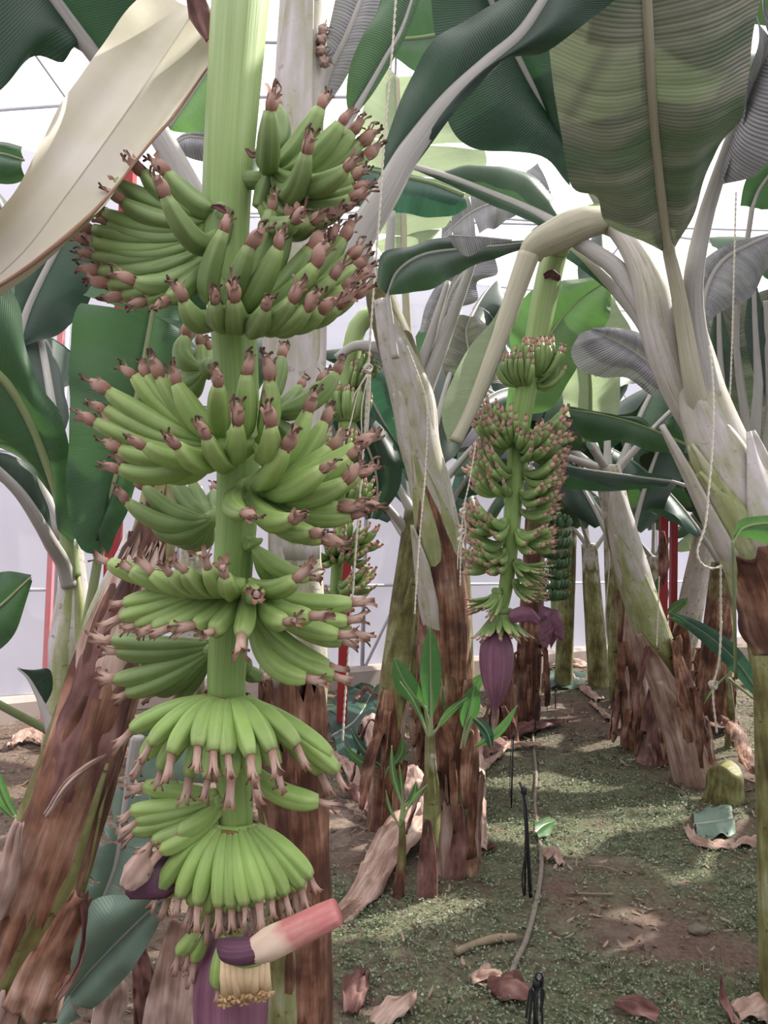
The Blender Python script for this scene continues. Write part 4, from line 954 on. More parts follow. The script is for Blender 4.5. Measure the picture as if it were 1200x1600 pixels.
# leaves of the neighbour at the right edge
pf = thing('banana_plant', 'banana plant half outside the right edge behind the stout one, big striped leaf', 'banana plant', P(1300, 1350, 3.2), PL)
base = P(1330, 1330, 3.4); base = V((base.x, base.y, gz(base.x, base.y))); WP[pf] = base; pf.location = base
stF = Stem(pf, [base]+px([(1290, 1100), (1235, 900), (1190, 760)], 3.3), [.13, .12, .10, .07], 'stem_pale', seed=3)
leaf(pf, [(1172, 700), (1162, 620), (1150, 530), (1148, 470)], [(1150, 720), (1118, 660), (1104, 580), (1104, 500), (1110, 440)], [(1215, 720), (1240, 640), (1250, 540), (1240, 440)], 'brownish', 3.5, face='under', rm=(.018, .01), pet=[(1195, 800, 3.3)], bulge=.03)
leaf(pf, [(1096, 505), (1104, 450), (1135, 402), (1215, 362)], [(1080, 500), (1085, 430), (1125, 388), (1215, 360)], [(1100, 508), (1130, 485), (1172, 465), (1192, 432), (1215, 400)], 'silver', 2.95, face='under', rm=(.014, .008), pet=[(1110, 700, 3.1)], tears=0, bulge=.03)
leaf(pf, [(1175, 325), (1190, 290), (1230, 240)], [(1156, 322), (1165, 280), (1200, 240)], [(1190, 328), (1230, 320), (1260, 290)], 'leaf', 3.0, face='top', rm=(.01, .006), pet=[(1180, 760, 3.3), (1150, 530, 3.2)])
for a, b in (((1140, 760), (1130, 640)), ((1175, 770), (1185, 600)), ((1196, 760), (1204, 640))):
    leaf(pf, [(b[0], b[1]), (b[0]-6, b[1]-90), (b[0]-8, b[1]-170)], [(b[0]-4, b[1]), (b[0]-22, b[1]-90), (b[0]-10, b[1]-170)], [(b[0]+4, b[1]), (b[0]+12, b[1]-90), (b[0]-6, b[1]-170)], 'dark', 3.3, face='under', rm=(.02, .01), pr=.03, pet=[(1190, 850, 3.3), a])

def hanging_strips(s, n, seed, tr=(.18, .45), ln=(.25, .5), w_=(.03, .09)):
    rn = random.Random(seed)
    for k in range(n):
        t = rn.uniform(*tr); p, A, B, T_, r_ = s.at(t); a = math.radians(rn.uniform(-85, 85)); d_ = A*math.cos(a)-B*math.sin(a)
        p0 = p+d_*(r_*1.04); L = min(rn.uniform(*ln), max(.1, p0.z-.02)); q = d_*rn.uniform(.02, .09)+V((rn.uniform(-.05, .05), 0, 0))
        pts = [p0, p0+d_*.03+V((0, 0, .015)), p0+q*.8-V((0, 0, L*.45)), p0+q*1.2-V((0, 0, L*.96))]
        wd_ = rn.uniform(*w_)
        strip(s.parent, pts, [wd_*.5, wd_, wd_*.9, wd_*.3], rn.choice(['dry_pale', 'dry', 'dry', 'dry_dark']), curl=rn.uniform(.4, .8), twist=rn.uniform(-1, 1), seed=seed+k, name='dry_strip', n=16, na=6, ref=d_, crumple=.014)
# ------------------------------------------------------------------ centre plant
pg = thing('banana_plant', 'banana plant in the centre with pale upper trunk and a glossy brown patch halfway', 'banana plant', GG(715, 1350), PL)
base = GG(715, 1350); dG = (base-CAM).dot(_f); WP[pg] = base; pg.location = base
k = dG/1200
stG = Stem(pg, [base-V((0, 0, .02))]+px([(714, 1250), (708, 1100), (700, 960), (690, 860), (676, 770), (655, 690), (645, 620), (622, 550), (598, 480), (590, 440)], (dG, dG-.15)), [x*k for x in (33, 32, 33, 36, 36, 38, 32, 27, 30, 28, 20)], 'stem', seed=12, lump=.04)
stG.wrap(.55, .82, 10, [85, 85, 60, 18], 'sheath', .06, 0, skew=25, seed=1)
stG.wrap(.50, .72, 30, [80, 80, 40, 10], 'sheath_green', .10, .0, skew=-10, seed=2)
stG.wrap(.62, .90, -35, [80, 80, 50, 16], 'sheath', .08, .0, skew=20, seed=3)
stG.wrap(.70, .97, 20, [80, 80, 50, 20], 'sheath', .10, .0, skew=-20, seed=4)
stG.wrap(.33, .66, 12, [50, 72, 62, 10], 'dry', .06, .002, skew=8, seed=5, crumple=.005)
stG.wrap(.0, .16, 55, [60, 60, 50, 30], 'dry_pale', .10, .015, jag=.03, seed=6, crumple=.01)
stG.wrap(.04, .34, -40, [60, 60, 40, 10], 'stem_brown', .06, .0, seed=7)
stG.wrap(.40, .60, 62, [40, 45, 35, 8], 'sheath', .12, .02, seed=8)
hanging_strips(stG, 6, 77, (.06, .3))
for a, b, c_ in (((640, 620), (668, 540), (700, 440)), ((650, 640), (690, 540), (742, 400)), ((600, 500), (585, 430), (560, 330)), ((612, 540), (606, 460), (612, 330)), ((615, 560), (560, 540), (525, 560))):
    p = [stG.at(.78)[0]]+px([a, b, c_], dG-.1)
    mb = MB(); sweep(mb, cat(p, 24), [.05, .036, .026, .018], 12, asp=.7); mb.build('leaf_stalk', M['petiole'], pg)
leaf(pg, [(606, 462), (622, 424), (662, 398), (728, 388), (790, 383), (850, 374)], [(590, 440), (598, 398), (640, 384), (690, 371), (755, 378), (800, 376), (850, 372)], [(600, 462), (640, 457), (688, 446), (738, 416), (790, 398), (850, 382)], 'dark', (3.2, 3.0), face='under', rm=(.010, .005), bulge=.04, wave=.02, pet=[(618, 560)], seed=4)
leaf(pg, [(700, 368), (750, 371), (800, 376)], [(700, 366), (750, 369), (800, 374)], [(708, 385), (733, 400), (765, 382), (800, 378)], 'silver', 2.95, face='top', rm=(.004, .002), pmat='petiole')  # pale piece for the dark leaf's lit fold, brightness put into its colour
leaf(pg, [(725, 306), (670, 285), (600, 270), (560, 262)], [(726, 300), (670, 279), (600, 264), (560, 256)], [(730, 325), (706, 336), (660, 338), (600, 330), (560, 320)], 'teal', 3.5, face='top', rm=(.014, .008), bulge=.03, pmat='petiole_green')
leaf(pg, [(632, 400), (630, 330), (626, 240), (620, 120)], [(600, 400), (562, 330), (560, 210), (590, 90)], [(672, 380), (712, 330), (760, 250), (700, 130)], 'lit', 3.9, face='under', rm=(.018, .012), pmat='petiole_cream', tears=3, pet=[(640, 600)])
leaf(pg, [(688, 505), (706, 455), (730, 420), (745, 400)], [(672, 500), (690, 460), (722, 425), (742, 398)], [(702, 482), (745, 470), (746, 440), (776, 430), (772, 395)], 'silver', 3.7, face='under', rm=(.014, .006), pet=[(660, 600)])
leaf(pg, [(880, 215), (845, 155), (805, 80), (768, 5), (750, -40)], [(888, 292), (852, 252), (800, 236), (738, 230), (705, 200), (688, 130), (680, 50), (670, -40)], [(900, 290), (905, 200), (895, 100), (880, -40)], 'dark', (2.7, 2.5), face='top', rm=(.020, .012), pet=[(1000, 420, 2.8), (930, 300, 2.8)], pmat='petiole', bulge=.03)
leaf(pg, [(800, 30), (730, 45), (650, 60), (575, 60)], [(800, 0), (730, -20), (650, -40), (560, -60)], [(800, 90), (720, 90), (662, 116), (610, 85), (570, 75)], 'leaf', 2.9, face='top', rm=(.014, .006), pmat='petiole_green', tears=2)
leaf(pg, [(860, 300), (800, 310), (740, 330), (690, 370)], [(840, 255), (790, 270), (730, 290), (690, 330)], [(850, 320), (800, 340), (740, 372), (690, 380)], 'silver', 4.6, face='under', rm=(.012, .006), tears=3, wave=.04)

leaf(pg, [(745, 600), (735, 560), (728, 520), (735, 495)], [(700, 600), (688, 560), (690, 520), (715, 492)], [(790, 600), (775, 550), (765, 515), (745, 494)], 'brownish', 4.4, face='under', rm=(.012, .006), pet=[(700, 700)], bulge=.03)
leaf(pg, [(560, 560), (575, 610), (600, 660), (640, 720)], [(545, 580), (560, 640), (590, 700), (630, 740)], [(580, 540), (610, 580), (640, 640), (655, 700)], 'teal', 3.9, face='top', rm=(.012, .006), bulge=.04, tears=1)
leaf(pg, [(540, 640), (575, 700), (590, 760), (580, 810)], [(520, 660), (540, 720), (555, 780), (572, 812)], [(575, 640), (620, 700), (625, 760), (590, 812)], 'dark', 3.8, face='top', rm=(.012, .006), bulge=.04)
leaf(pg, [(672, 520), (690, 470), (722, 420), (760, 390)], [(655, 520), (668, 470), (700, 425), (750, 388)], [(690, 525), (712, 480), (745, 440), (768, 395)], 'silver', 4.2, face='under', rm=(.016, .008), bulge=.05, pet=[(660, 620)])
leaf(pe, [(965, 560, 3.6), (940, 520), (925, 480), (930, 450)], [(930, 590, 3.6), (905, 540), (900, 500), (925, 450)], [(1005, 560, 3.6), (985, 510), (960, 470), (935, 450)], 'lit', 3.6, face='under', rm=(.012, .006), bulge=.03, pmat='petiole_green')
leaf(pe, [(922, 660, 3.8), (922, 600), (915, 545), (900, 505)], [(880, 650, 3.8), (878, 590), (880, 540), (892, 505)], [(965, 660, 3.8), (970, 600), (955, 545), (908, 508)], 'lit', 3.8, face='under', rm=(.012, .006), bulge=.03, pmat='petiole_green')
leaf(pd_, [(40, 600), (60, 590), (100, 575), (130, 570)], [(38, 570), (70, 562), (100, 563), (130, 568)], [(50, 625), (80, 610), (110, 600), (130, 575)], 'silver', 3.9, face='under', rm=(.01, .005), bulge=.03)

# ------------------------------------------------------------------ more plants of the rows
def gplant(label, basepx, toppx, rb, rt, mat, leaves, dz=0.0, seed=0, wraps=(), mids=(), drop=0.0, lump=.06):
    b = GG(*basepx); d = (b-CAM).dot(_f)
    t = thing('banana_plant', label, 'banana plant', b, PL)
    pts = [b-V((0, 0, .02))] + px(list(mids)+[toppx], (d, d+dz)); k = d/1200
    s = Stem(t, pts, [rb*k, lerp(rb, rt, .4)*k, rt*k], mat, n=22, N=36, seed=seed, lump=lump)
    for w_ in wraps: s.wrap(*w_[:5], *w_[5:], seed=seed, crumple=.008 if 'dry' in w_[4] else .0)
    if any('dry' in w_[4] for w_ in wraps): hanging_strips(s, 5, seed*3+1)
    top = s.pts[-1]
    for i, lf in enumerate(leaves):
        az, el, L, W, m, bend = lf[:6]
        aleaf(t, top - s.T[-1]*(.03+.05*(i % 3)), math.radians(az), el, L, W, m, bend, seed=seed*10+i, tears=lf[6] if len(lf) > 6 else 2, r0=lf[7] if len(lf) > 7 else .035)
    return t, s
W1 = [(.0, .45, 20, [80, 80, 60, 20], 'dry', .07, .006), (.3, .8, -30, [80, 80, 50, 15], 'stem_olive', .06, .0)]
gplant('banana trunk just left of the centre plant, olive above and brown below', (600, 1285), (650, 800), 25, 18, 'stem', [(150, 1.0, 1.5, .5, 'dark', .8), (60, 1.2, 1.6, .5, 'dark', .6), (200, .8, 1.2, .45, 'dark', 1.2), (20, .9, 1.4, .45, 'leaf', 1.0)], seed=21, wraps=W1, mids=[(612, 1100), (630, 950)])
gplant('thin brown banana trunk showing between the two centre trunks', (668, 1190), (672, 820), 20, 15, 'stem_brown', [(100, 1.1, 1.5, .5, 'dark', .8), (20, 1.0, 1.5, .5, 'leaf', .8)], seed=22, wraps=W1[:1])
gplant('slim green young banana plant behind the twine between centre and second bunch', (728, 1120), (726, 860), 12, 8, 'stem_olive', [(160, 1.2, .8, .2, 'leaf', .6, 0, .02), (30, 1.1, .9, .2, 'leaf', .6, 0, .02), (90, 1.4, .9, .25, 'teal', .3, 0, .02)], seed=23)
gplant('brown banana trunk right behind the purple bud of the second bunch', (824, 1128), (838, 760), 20, 15, 'stem_brown', [(200, .9, 1.5, .5, 'dark', 1.0), (100, 1.2, 1.6, .5, 'dark', .6), (330, 1.0, 1.3, .5, 'dark', 1.0)], seed=24, wraps=W1[:1])
gplant('dry brown banana stump left of the purple bud', (790, 1150), (780, 1010), 22, 16, 'stem_brown', [], seed=25, wraps=W1[:1])
gplant('far banana plant with a smooth green trunk beside the white wall', (936, 1075), (920, 850), 17, 12, 'stem_olive', [(170, .9, 1.8, .6, 'dark', 1.0), (100, 1.3, 1.8, .6, 'leaf', .5), (20, .9, 1.7, .6, 'dark', 1.0), (240, .7, 1.5, .5, 'dark', 1.2)], seed=26)
gplant('far banana plant with mottled olive trunk, second from the white wall', (972, 1098), (960, 830), 19, 17, 'stem_olive', [(170, 1.0, 1.8, .6, 'dark', .9), (80, 1.3, 1.9, .6, 'dark', .5), (10, .8, 1.5, .6, 'dark', 1.0), (270, .9, 1.4, .5, 'leaf', 1.1)], seed=27, wraps=W1[1:])
gplant('straight banana trunk wrapped in tan dry bark, left of the leaning trunk', (1002, 1165), (972, 880), 23, 15, 'stem_brown', [(140, 1.1, 1.6, .5, 'dark', .8), (40, 1.2, 1.6, .5, 'dark', .8)], seed=28, wraps=[(.0, .8, -20, [80, 80, 60, 20], 'dry_pale', .08, .01), (.0, .6, 30, [80, 80, 60, 20], 'dry', .14, .01)])
ph_, sh_ = gplant('banana plant leaning left over the path with a long tan and olive trunk', (1092, 1218), (948, 730), 32, 20, 'stem_olive',
    [(175, .35, 1.9, .5, 'silver', .9, 1), (160, .7, 1.9, .5, 'dark', .8, 1), (120, 1.1, 1.6, .5, 'dark', .5, 1), (80, 1.35, 1.6, .55, 'dark', .3), (350, .9, 1.3, .5, 'dark', .8), (30, 1.1, 1.4, .5, 'leaf', .6), (230, .5, 1.3, .4, 'dark', 1.1)],
    seed=29, mids=[(1055, 1090), (1010, 960), (975, 850)], wraps=[(.0, .35, 35, [80, 80, 60, 20], 'dry_pale', .10, .01), (.0, .45, -50, [60, 60, 40, 10], 'dry', .08, .01), (.25, .5, 40, [60, 60, 40, 10], 'dry_pale', .14, .0), (.45, .8, 20, [80, 80, 60, 15], 'sheath_green', .06, .0), (.6, .95, -20, [80, 80, 60, 20], 'sheath', .08, .0)])
leaf(ph_, [(1070, 694), (1010, 668), (950, 650), (888, 640)], [(1070, 676), (1050, 650), (1028, 672), (1002, 652), (972, 650), (930, 642), (888, 634)], [(1068, 708), (1030, 706), (1000, 700), (960, 688), (925, 690), (892, 668)], 'leaf', 3.7, face='top', rm=(.010, .005), pet=[(1110, 716, 3.8)], bulge=.03, wave=.02, pmat='petiole_green')
leaf(ph_, [(1050, 752), (980, 743), (910, 733), (850, 720)], [(1050, 746), (1000, 738), (960, 748), (920, 734), (850, 712)], [(1040, 760), (990, 765), (940, 768), (890, 762), (850, 745)], 'dark', 3.9, face='top', rm=(.008, .005), pet=[(1100, 768, 4.0)], bulge=.03, wave=.02)
gplant('dark rotting banana stump at the foot of the leaning trunk', (1020, 1185), (1040, 1062), 24, 20, 'stem_brown', [], seed=30, wraps=[(.0, 1.0, 0, [80, 80, 70, 40], 'dry_dark', .1, .03)])
gplant('banana plant leaning right behind the aisle, grey mottled trunk with brown foot', (1052, 1100), (1105, 830), 20, 19, 'stem_pale', [(150, 1.1, 1.7, .6, 'dark', .7), (60, 1.2, 1.8, .6, 'teal', .6), (10, .9, 1.6, .6, 'leaf', .9), (220, .9, 1.3, .5, 'dark', 1.1), (100, 1.4, 1.7, .5, 'lit', .3)], seed=31, wraps=W1[:1], mids=[(1075, 970)])
gplant('upright rust-brown banana trunk behind the hanging white twine at the right', (1108, 1145), (1130, 880), 26, 18, 'stem_brown', [(170, 1.0, 1.4, .5, 'teal', .9), (90, 1.3, 1.6, .5, 'dark', .6), (20, 1.0, 1.6, .5, 'leaf', .9)], seed=32, wraps=[(.0, .8, -10, [80, 80, 60, 20], 'dry', .08, .01)])
gplant('banana plant deep at the right, pale leaves above the rust-brown trunk', (1190, 1075), (1170, 860), 16, 13, 'stem_olive', [(150, 1.0, 1.7, .6, 'lit', .8), (60, 1.2, 1.8, .6, 'teal', .6), (250, .9, 1.5, .5, 'leaf', 1.0), (10, .9, 1.6, .6, 'dark', .9)], seed=33)
gplant('banana plant deepest in the right rows, seen between the thin red posts', (1030, 1065), (1020, 870), 13, 10, 'stem_olive', [(170, .9, 1.8, .6, 'teal', 1.0), (70, 1.2, 1.9, .6, 'leaf', .5), (300, .7, 1.6, .6, 'lit', 1.1), (20, .8, 1.7, .6, 'leaf', .8)], seed=34)
gplant('banana plant behind the big bunch at left, only dark leaves in view above', (300, 1180), (300, 760), 20, 16, 'stem_pale', [(120, 1.2, 2.0, .6, 'dark', .7), (60, 1.3, 2.0, .6, 'leaf', .7)], seed=35)
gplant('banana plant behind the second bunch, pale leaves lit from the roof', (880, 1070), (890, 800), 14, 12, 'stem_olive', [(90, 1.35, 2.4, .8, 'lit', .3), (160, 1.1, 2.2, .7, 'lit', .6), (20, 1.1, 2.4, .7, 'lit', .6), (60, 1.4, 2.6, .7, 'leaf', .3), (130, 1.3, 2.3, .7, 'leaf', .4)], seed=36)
gplant('banana plant left of the second bunch at the wall, dim leaves behind the twine', (640, 1085), (650, 850), 14, 12, 'stem_olive', [(110, 1.2, 2.2, .7, 'teal', .6), (30, 1.0, 2.2, .7, 'lit', .7), (170, 1.0, 2.0, .7, 'dark', .8), (70, 1.4, 2.5, .7, 'leaf', .4)], seed=37)

# unseen plants added beyond the right edge so their canopy shades the path
for k, ((x, y), lb) in enumerate(zip([(2.7, 1.6), (3.3, 3.0), (3.6, 4.4), (4.3, 5.8), (4.4, 2.4), (4.9, 4.0)],
        ['nearest banana plant of the row beyond the right edge', 'second banana plant of the row beyond the right edge', 'third banana plant of the row beyond the right edge',
         'farthest banana plant of the row beyond the right edge', 'nearer banana plant of the outermost right row', 'farther banana plant of the outermost right row'])):
    rn = random.Random(2700+k); t = thing('banana_plant', lb, 'banana plant', V((x, y, gz(x, y))), PL); b = V((x, y, gz(x, y)-.02))
    top = V((x, y, 2.3+.2*rn.random()))
    Stem(t, [b, b+V((.03, .02, 1.1)), top], [.13, .12, .07], 'stem_olive', seed=k+40, N=24, n=18)
    for i in range(7): aleaf(t, top-V((0, 0, .05*i)), rn.uniform(0, .9)+i*.9, rn.uniform(.8, 1.3), rn.uniform(1.7, 2.2), rn.uniform(.6, .8), 'leaf', rn.uniform(.6, 1.1), seed=i, tears=2)

# ------------------------------------------------------------------ suckers
def sucker(label, basepx, toppx, r, leaves, mat='stem', name='banana_sucker', cat_='young banana plant'):
    b = GG(*basepx); d = (b-CAM).dot(_f); k = d/1200; t = thing(name, label, cat_, b)
    s = Stem(t, [b-V((0, 0, .01))]+px([((basepx[0]+toppx[0])/2+3, (basepx[1]+toppx[1])/2), toppx], d), [r*k, r*.8*k, r*.5*k], mat, n=14, N=24, seed=int(basepx[0]))
    for i, lf in enumerate(leaves):
        m_, l_, r_ = lf[:3]; leaf(t, [toppx]+m_ if lf[4:] else m_, l_, r_, lf[3], d-.06+.03*(i % 3), face='top', rm=(.006, .002), pr=.012, pet=[toppx], pmat='petiole_green', wave=.003, bulge=.012, N=26, Mh=5)
    return t, s, d
def lance(x0, y0, x1, y1, w_, sag=0.0):
    """a small lance-shaped leaf between two pixels."""
    dx, dy = x1-x0, y1-y0; L = math.hypot(dx, dy); nx, ny = -dy/L, dx/L; m_ = []; a_ = []; b_ = []
    for i in range(7):
        t = i/6; q = w_*max(0, math.sin(PI*min(1, t*.97+.02)))**.8; cx_ = x0+dx*t+nx*sag*math.sin(PI*t); cy_ = y0+dy*t+ny*sag*math.sin(PI*t)
        m_.append((cx_, cy_)); a_.append((cx_-nx*q, cy_-ny*q)); b_.append((cx_+nx*q, cy_+ny*q))
    return m_, a_, b_
W3 = [(.0, .45, 10, [80, 70, 50, 20], 'dry_dark', .1, .006)]
def lset(*q): return [(*lance(*a[:6]), a[6] if len(a) > 6 else 'young') for a in q]
t, s, d = sucker('tallest young banana sucker with broad upright leaves before the centre trunk', (668, 1388), (672, 1150), 16, lset((674, 1120, 672, 978, 17, 0), (672, 1110, 672, 1030, 7, 0, 'bright'), (664, 1105, 616, 1028, 17, -6), (668, 1150, 625, 1065, 4, 5), (682, 1140, 730, 1090, 6, -4)))
s.wrap(.0, .5, 20, [80, 70, 50, 20], 'dry_dark', .12, .004, seed=3); s.wrap(.3, .9, -20, [80, 70, 50, 10], 'stem_olive', .1, .002, seed=4)
t, s, d = sucker('young banana sucker with arching leaves right of the tallest one', (712, 1362), (722, 1170), 14, lset((726, 1140, 742, 1070, 16, 0), (722, 1140, 694, 1065, 8, -8), (728, 1120, 760, 1050, 12, -10), (738, 1120, 768, 1172, 9, -8, 'teal'), (735, 1170, 808, 1102, 7, 10), (720, 1190, 693, 1150, 7, 0)))
s.wrap(.0, .6, 10, [80, 70, 50, 20], 'dry_dark', .12, .004, seed=5)
t, s, d = sucker('slender young banana sucker with narrow blades left of the tallest one', (622, 1392), (628, 1280), 9, lset((630, 1260, 612, 1165, 5, -6), (630, 1250, 624, 1195, 4, 0, 'bright'), (632, 1260, 650, 1220, 6, 6), (634, 1270, 668, 1226, 4, -4), (624, 1290, 603, 1235, 3, -4)))
t, s, d = sucker('small young banana sucker with spreading blades at the foot of the left centre trunk', (604, 1290), (598, 1215), 7, lset((600, 1200, 548, 1138, 7, -6, 'teal'), (596, 1200, 538, 1165, 7, -8), (600, 1195, 618, 1142, 5, -4, 'bright'), (606, 1200, 628, 1150, 7, 10), (598, 1210, 570, 1205, 2, -3), (604, 1215, 640, 1180, 2, -5)))
t, s, d = sucker('large-leaved green sucker between the brown trunk and the stout plant at the right', (1140, 1175), (1138, 1060), 8, lset((1200, 1110, 1046, 956, 16, 20, 'teal'), (1142, 1050, 1100, 1100, 2, 4), (1140, 1060, 1142, 1000, 3, 0)), mat='stem_olive')
leaf(t, [(1145, 848), (1160, 826), (1190, 818), (1230, 820)], [(1146, 830), (1158, 812), (1190, 806), (1230, 805)], [(1150, 836), (1170, 840), (1195, 848), (1230, 850)], 'bright', 2.3, face='top', rm=(.005, .003), pr=.006, pet=[(1150, 1060, 2.6)], pmat='petiole_green')
t, s, d = sucker('bright green small plant growing beyond the leaning trunk at the right', (1035, 1110), (1035, 985), 5, lset((1034, 985, 1012, 905, 16, -10, 'bright'), (1040, 960, 1075, 935, 8, 0, 'bright'), (1036, 950, 1030, 900, 12, 0, 'bright'), (1045, 965, 1090, 990, 8, -6, 'bright')), mat='stem_olive')
t, s, d = sucker('weedy green shoot at the left edge beside the leaning brown trunk', (20, 1300), (22, 1275), 5, lset((28, 1280, -8, 1195, 9, -6), (24, 1280, -20, 1240, 6, 0)), mat='stem_olive')
sucker('thin green blade standing at the foot of the grey trunk behind the big bunch', (420, 1640), (428, 1600), 4, lset((424, 1595, 475, 1525, 5, 0)), mat='stem_olive')
for (bx, by, tx, ty) in ((525, 1225, 540, 1150),):
    pass

# ------------------------------------------------------------------ fallen things
def fallen_leaf(label, mid, left, right, mat='fallen', d=None, rm=(.012, .004), **kw):
    pts = [GG(x, y, .03) for x, y in mid]
    t = thing('fallen_leaf', label, 'leaf', pts[0])
    mk = lambda ps, z: [(x, y, (GG(x, y, z)-CAM).dot(_f)) for x, y in ps]
    leaf(t, mk(mid, .05), mk(left, .02), mk(right, .02), mat, 2, face='top', rm=rm, **kw)
    return t
def big_limp(label, mid, left, right, d, **kw):
    p = P(mid[0][0], mid[0][1], d); t = thing('broken_leaf', label, 'leaf', p); leaf(t, mid, left, right, 'fallen', d, **kw); return t
big_limp('broken grey-green leaf drooping behind the leaning brown trunk, lowest left', [(262, 1396), (215, 1440), (165, 1490), (120, 1540), (80, 1600)], [(255, 1372), (200, 1392), (150, 1400), (128, 1440), (110, 1500), (82, 1560), (60, 1600)], [(268, 1400), (240, 1460), (200, 1520), (150, 1570), (92, 1604)], 1.9, rm=(.005, .003), tears=1, bulge=.04, wave=.02, face='top')
big_limp('torn grey-green leaf hanging between the brown trunk and the umbrella of bananas', [(200, 1240), (190, 1300), (178, 1360), (150, 1430)], [(178, 1230), (160, 1290), (150, 1350), (130, 1420)], [(230, 1240), (262, 1300), (262, 1350), (240, 1400), (200, 1440)], 2.1, rm=(.012, .006), tears=5, bulge=.03, wave=.03, face='top', pet=[(215, 1150), (205, 1200)])
big_limp('pale torn leaf piece hanging behind the lower left bananas of the big bunch', [(270, 1120), (250, 1180), (262, 1250)], [(225, 1130), (205, 1190), (230, 1260)], [(320, 1130), (330, 1190), (300, 1260)], 2.5, rm=(.008, .004), tears=3, bulge=.02, wave=.03, face='top')
def pile_leaf(label, mid, left, right, mat, **kw): return fallen_leaf(label, mid, left, right, mat, **kw)
pile_leaf('green leaf heap flattened on the ground right of the brown trunk behind the big bunch', [(520, 1150), (560, 1120), (592, 1060)], [(505, 1120), (530, 1080), (580, 1040)], [(530, 1200), (590, 1160), (610, 1090)], 'teal', wave=.03, bulge=.05, tears=2)
pile_leaf('cut green leaf stalk lying on the heap behind the big bunch at the centre left', [(510, 1103), (540, 1100), (572, 1098)], [(510, 1094), (540, 1092), (574, 1092)], [(510, 1114), (540, 1112), (568, 1110)], 'lit', wave=.002)
pile_leaf('flat grey-green leaf piece lying at the right on the weeds', [(1085, 1290), (1115, 1285), (1145, 1280)], [(1082, 1268), (1110, 1262), (1142, 1265)], [(1090, 1306), (1120, 1312), (1150, 1300)], 'fallen', bulge=.03, wave=.02)
pile_leaf('small dark green leaf lying on the path beside the hose', [(836, 1302), (850, 1290), (868, 1284)], [(834, 1290), (848, 1278), (868, 1280)], [(842, 1308), (856, 1304), (869, 1290)], 'bright', bulge=.03)
pile_leaf('pale grey leaf lying far right behind the rust-brown trunk', [(1158, 1108), (1178, 1092), (1192, 1080)], [(1150, 1095), (1165, 1080), (1190, 1072)], [(1160, 1116), (1188, 1108), (1200, 1090)], 'silver', bulge=.03)
pile_leaf('dark green leaves lying at the foot of the far white wall', [(850, 1062), (880, 1060), (915, 1066)], [(850, 1050), (880, 1046), (915, 1052)], [(850, 1074), (880, 1074), (915, 1078)], 'teal', bulge=.05)

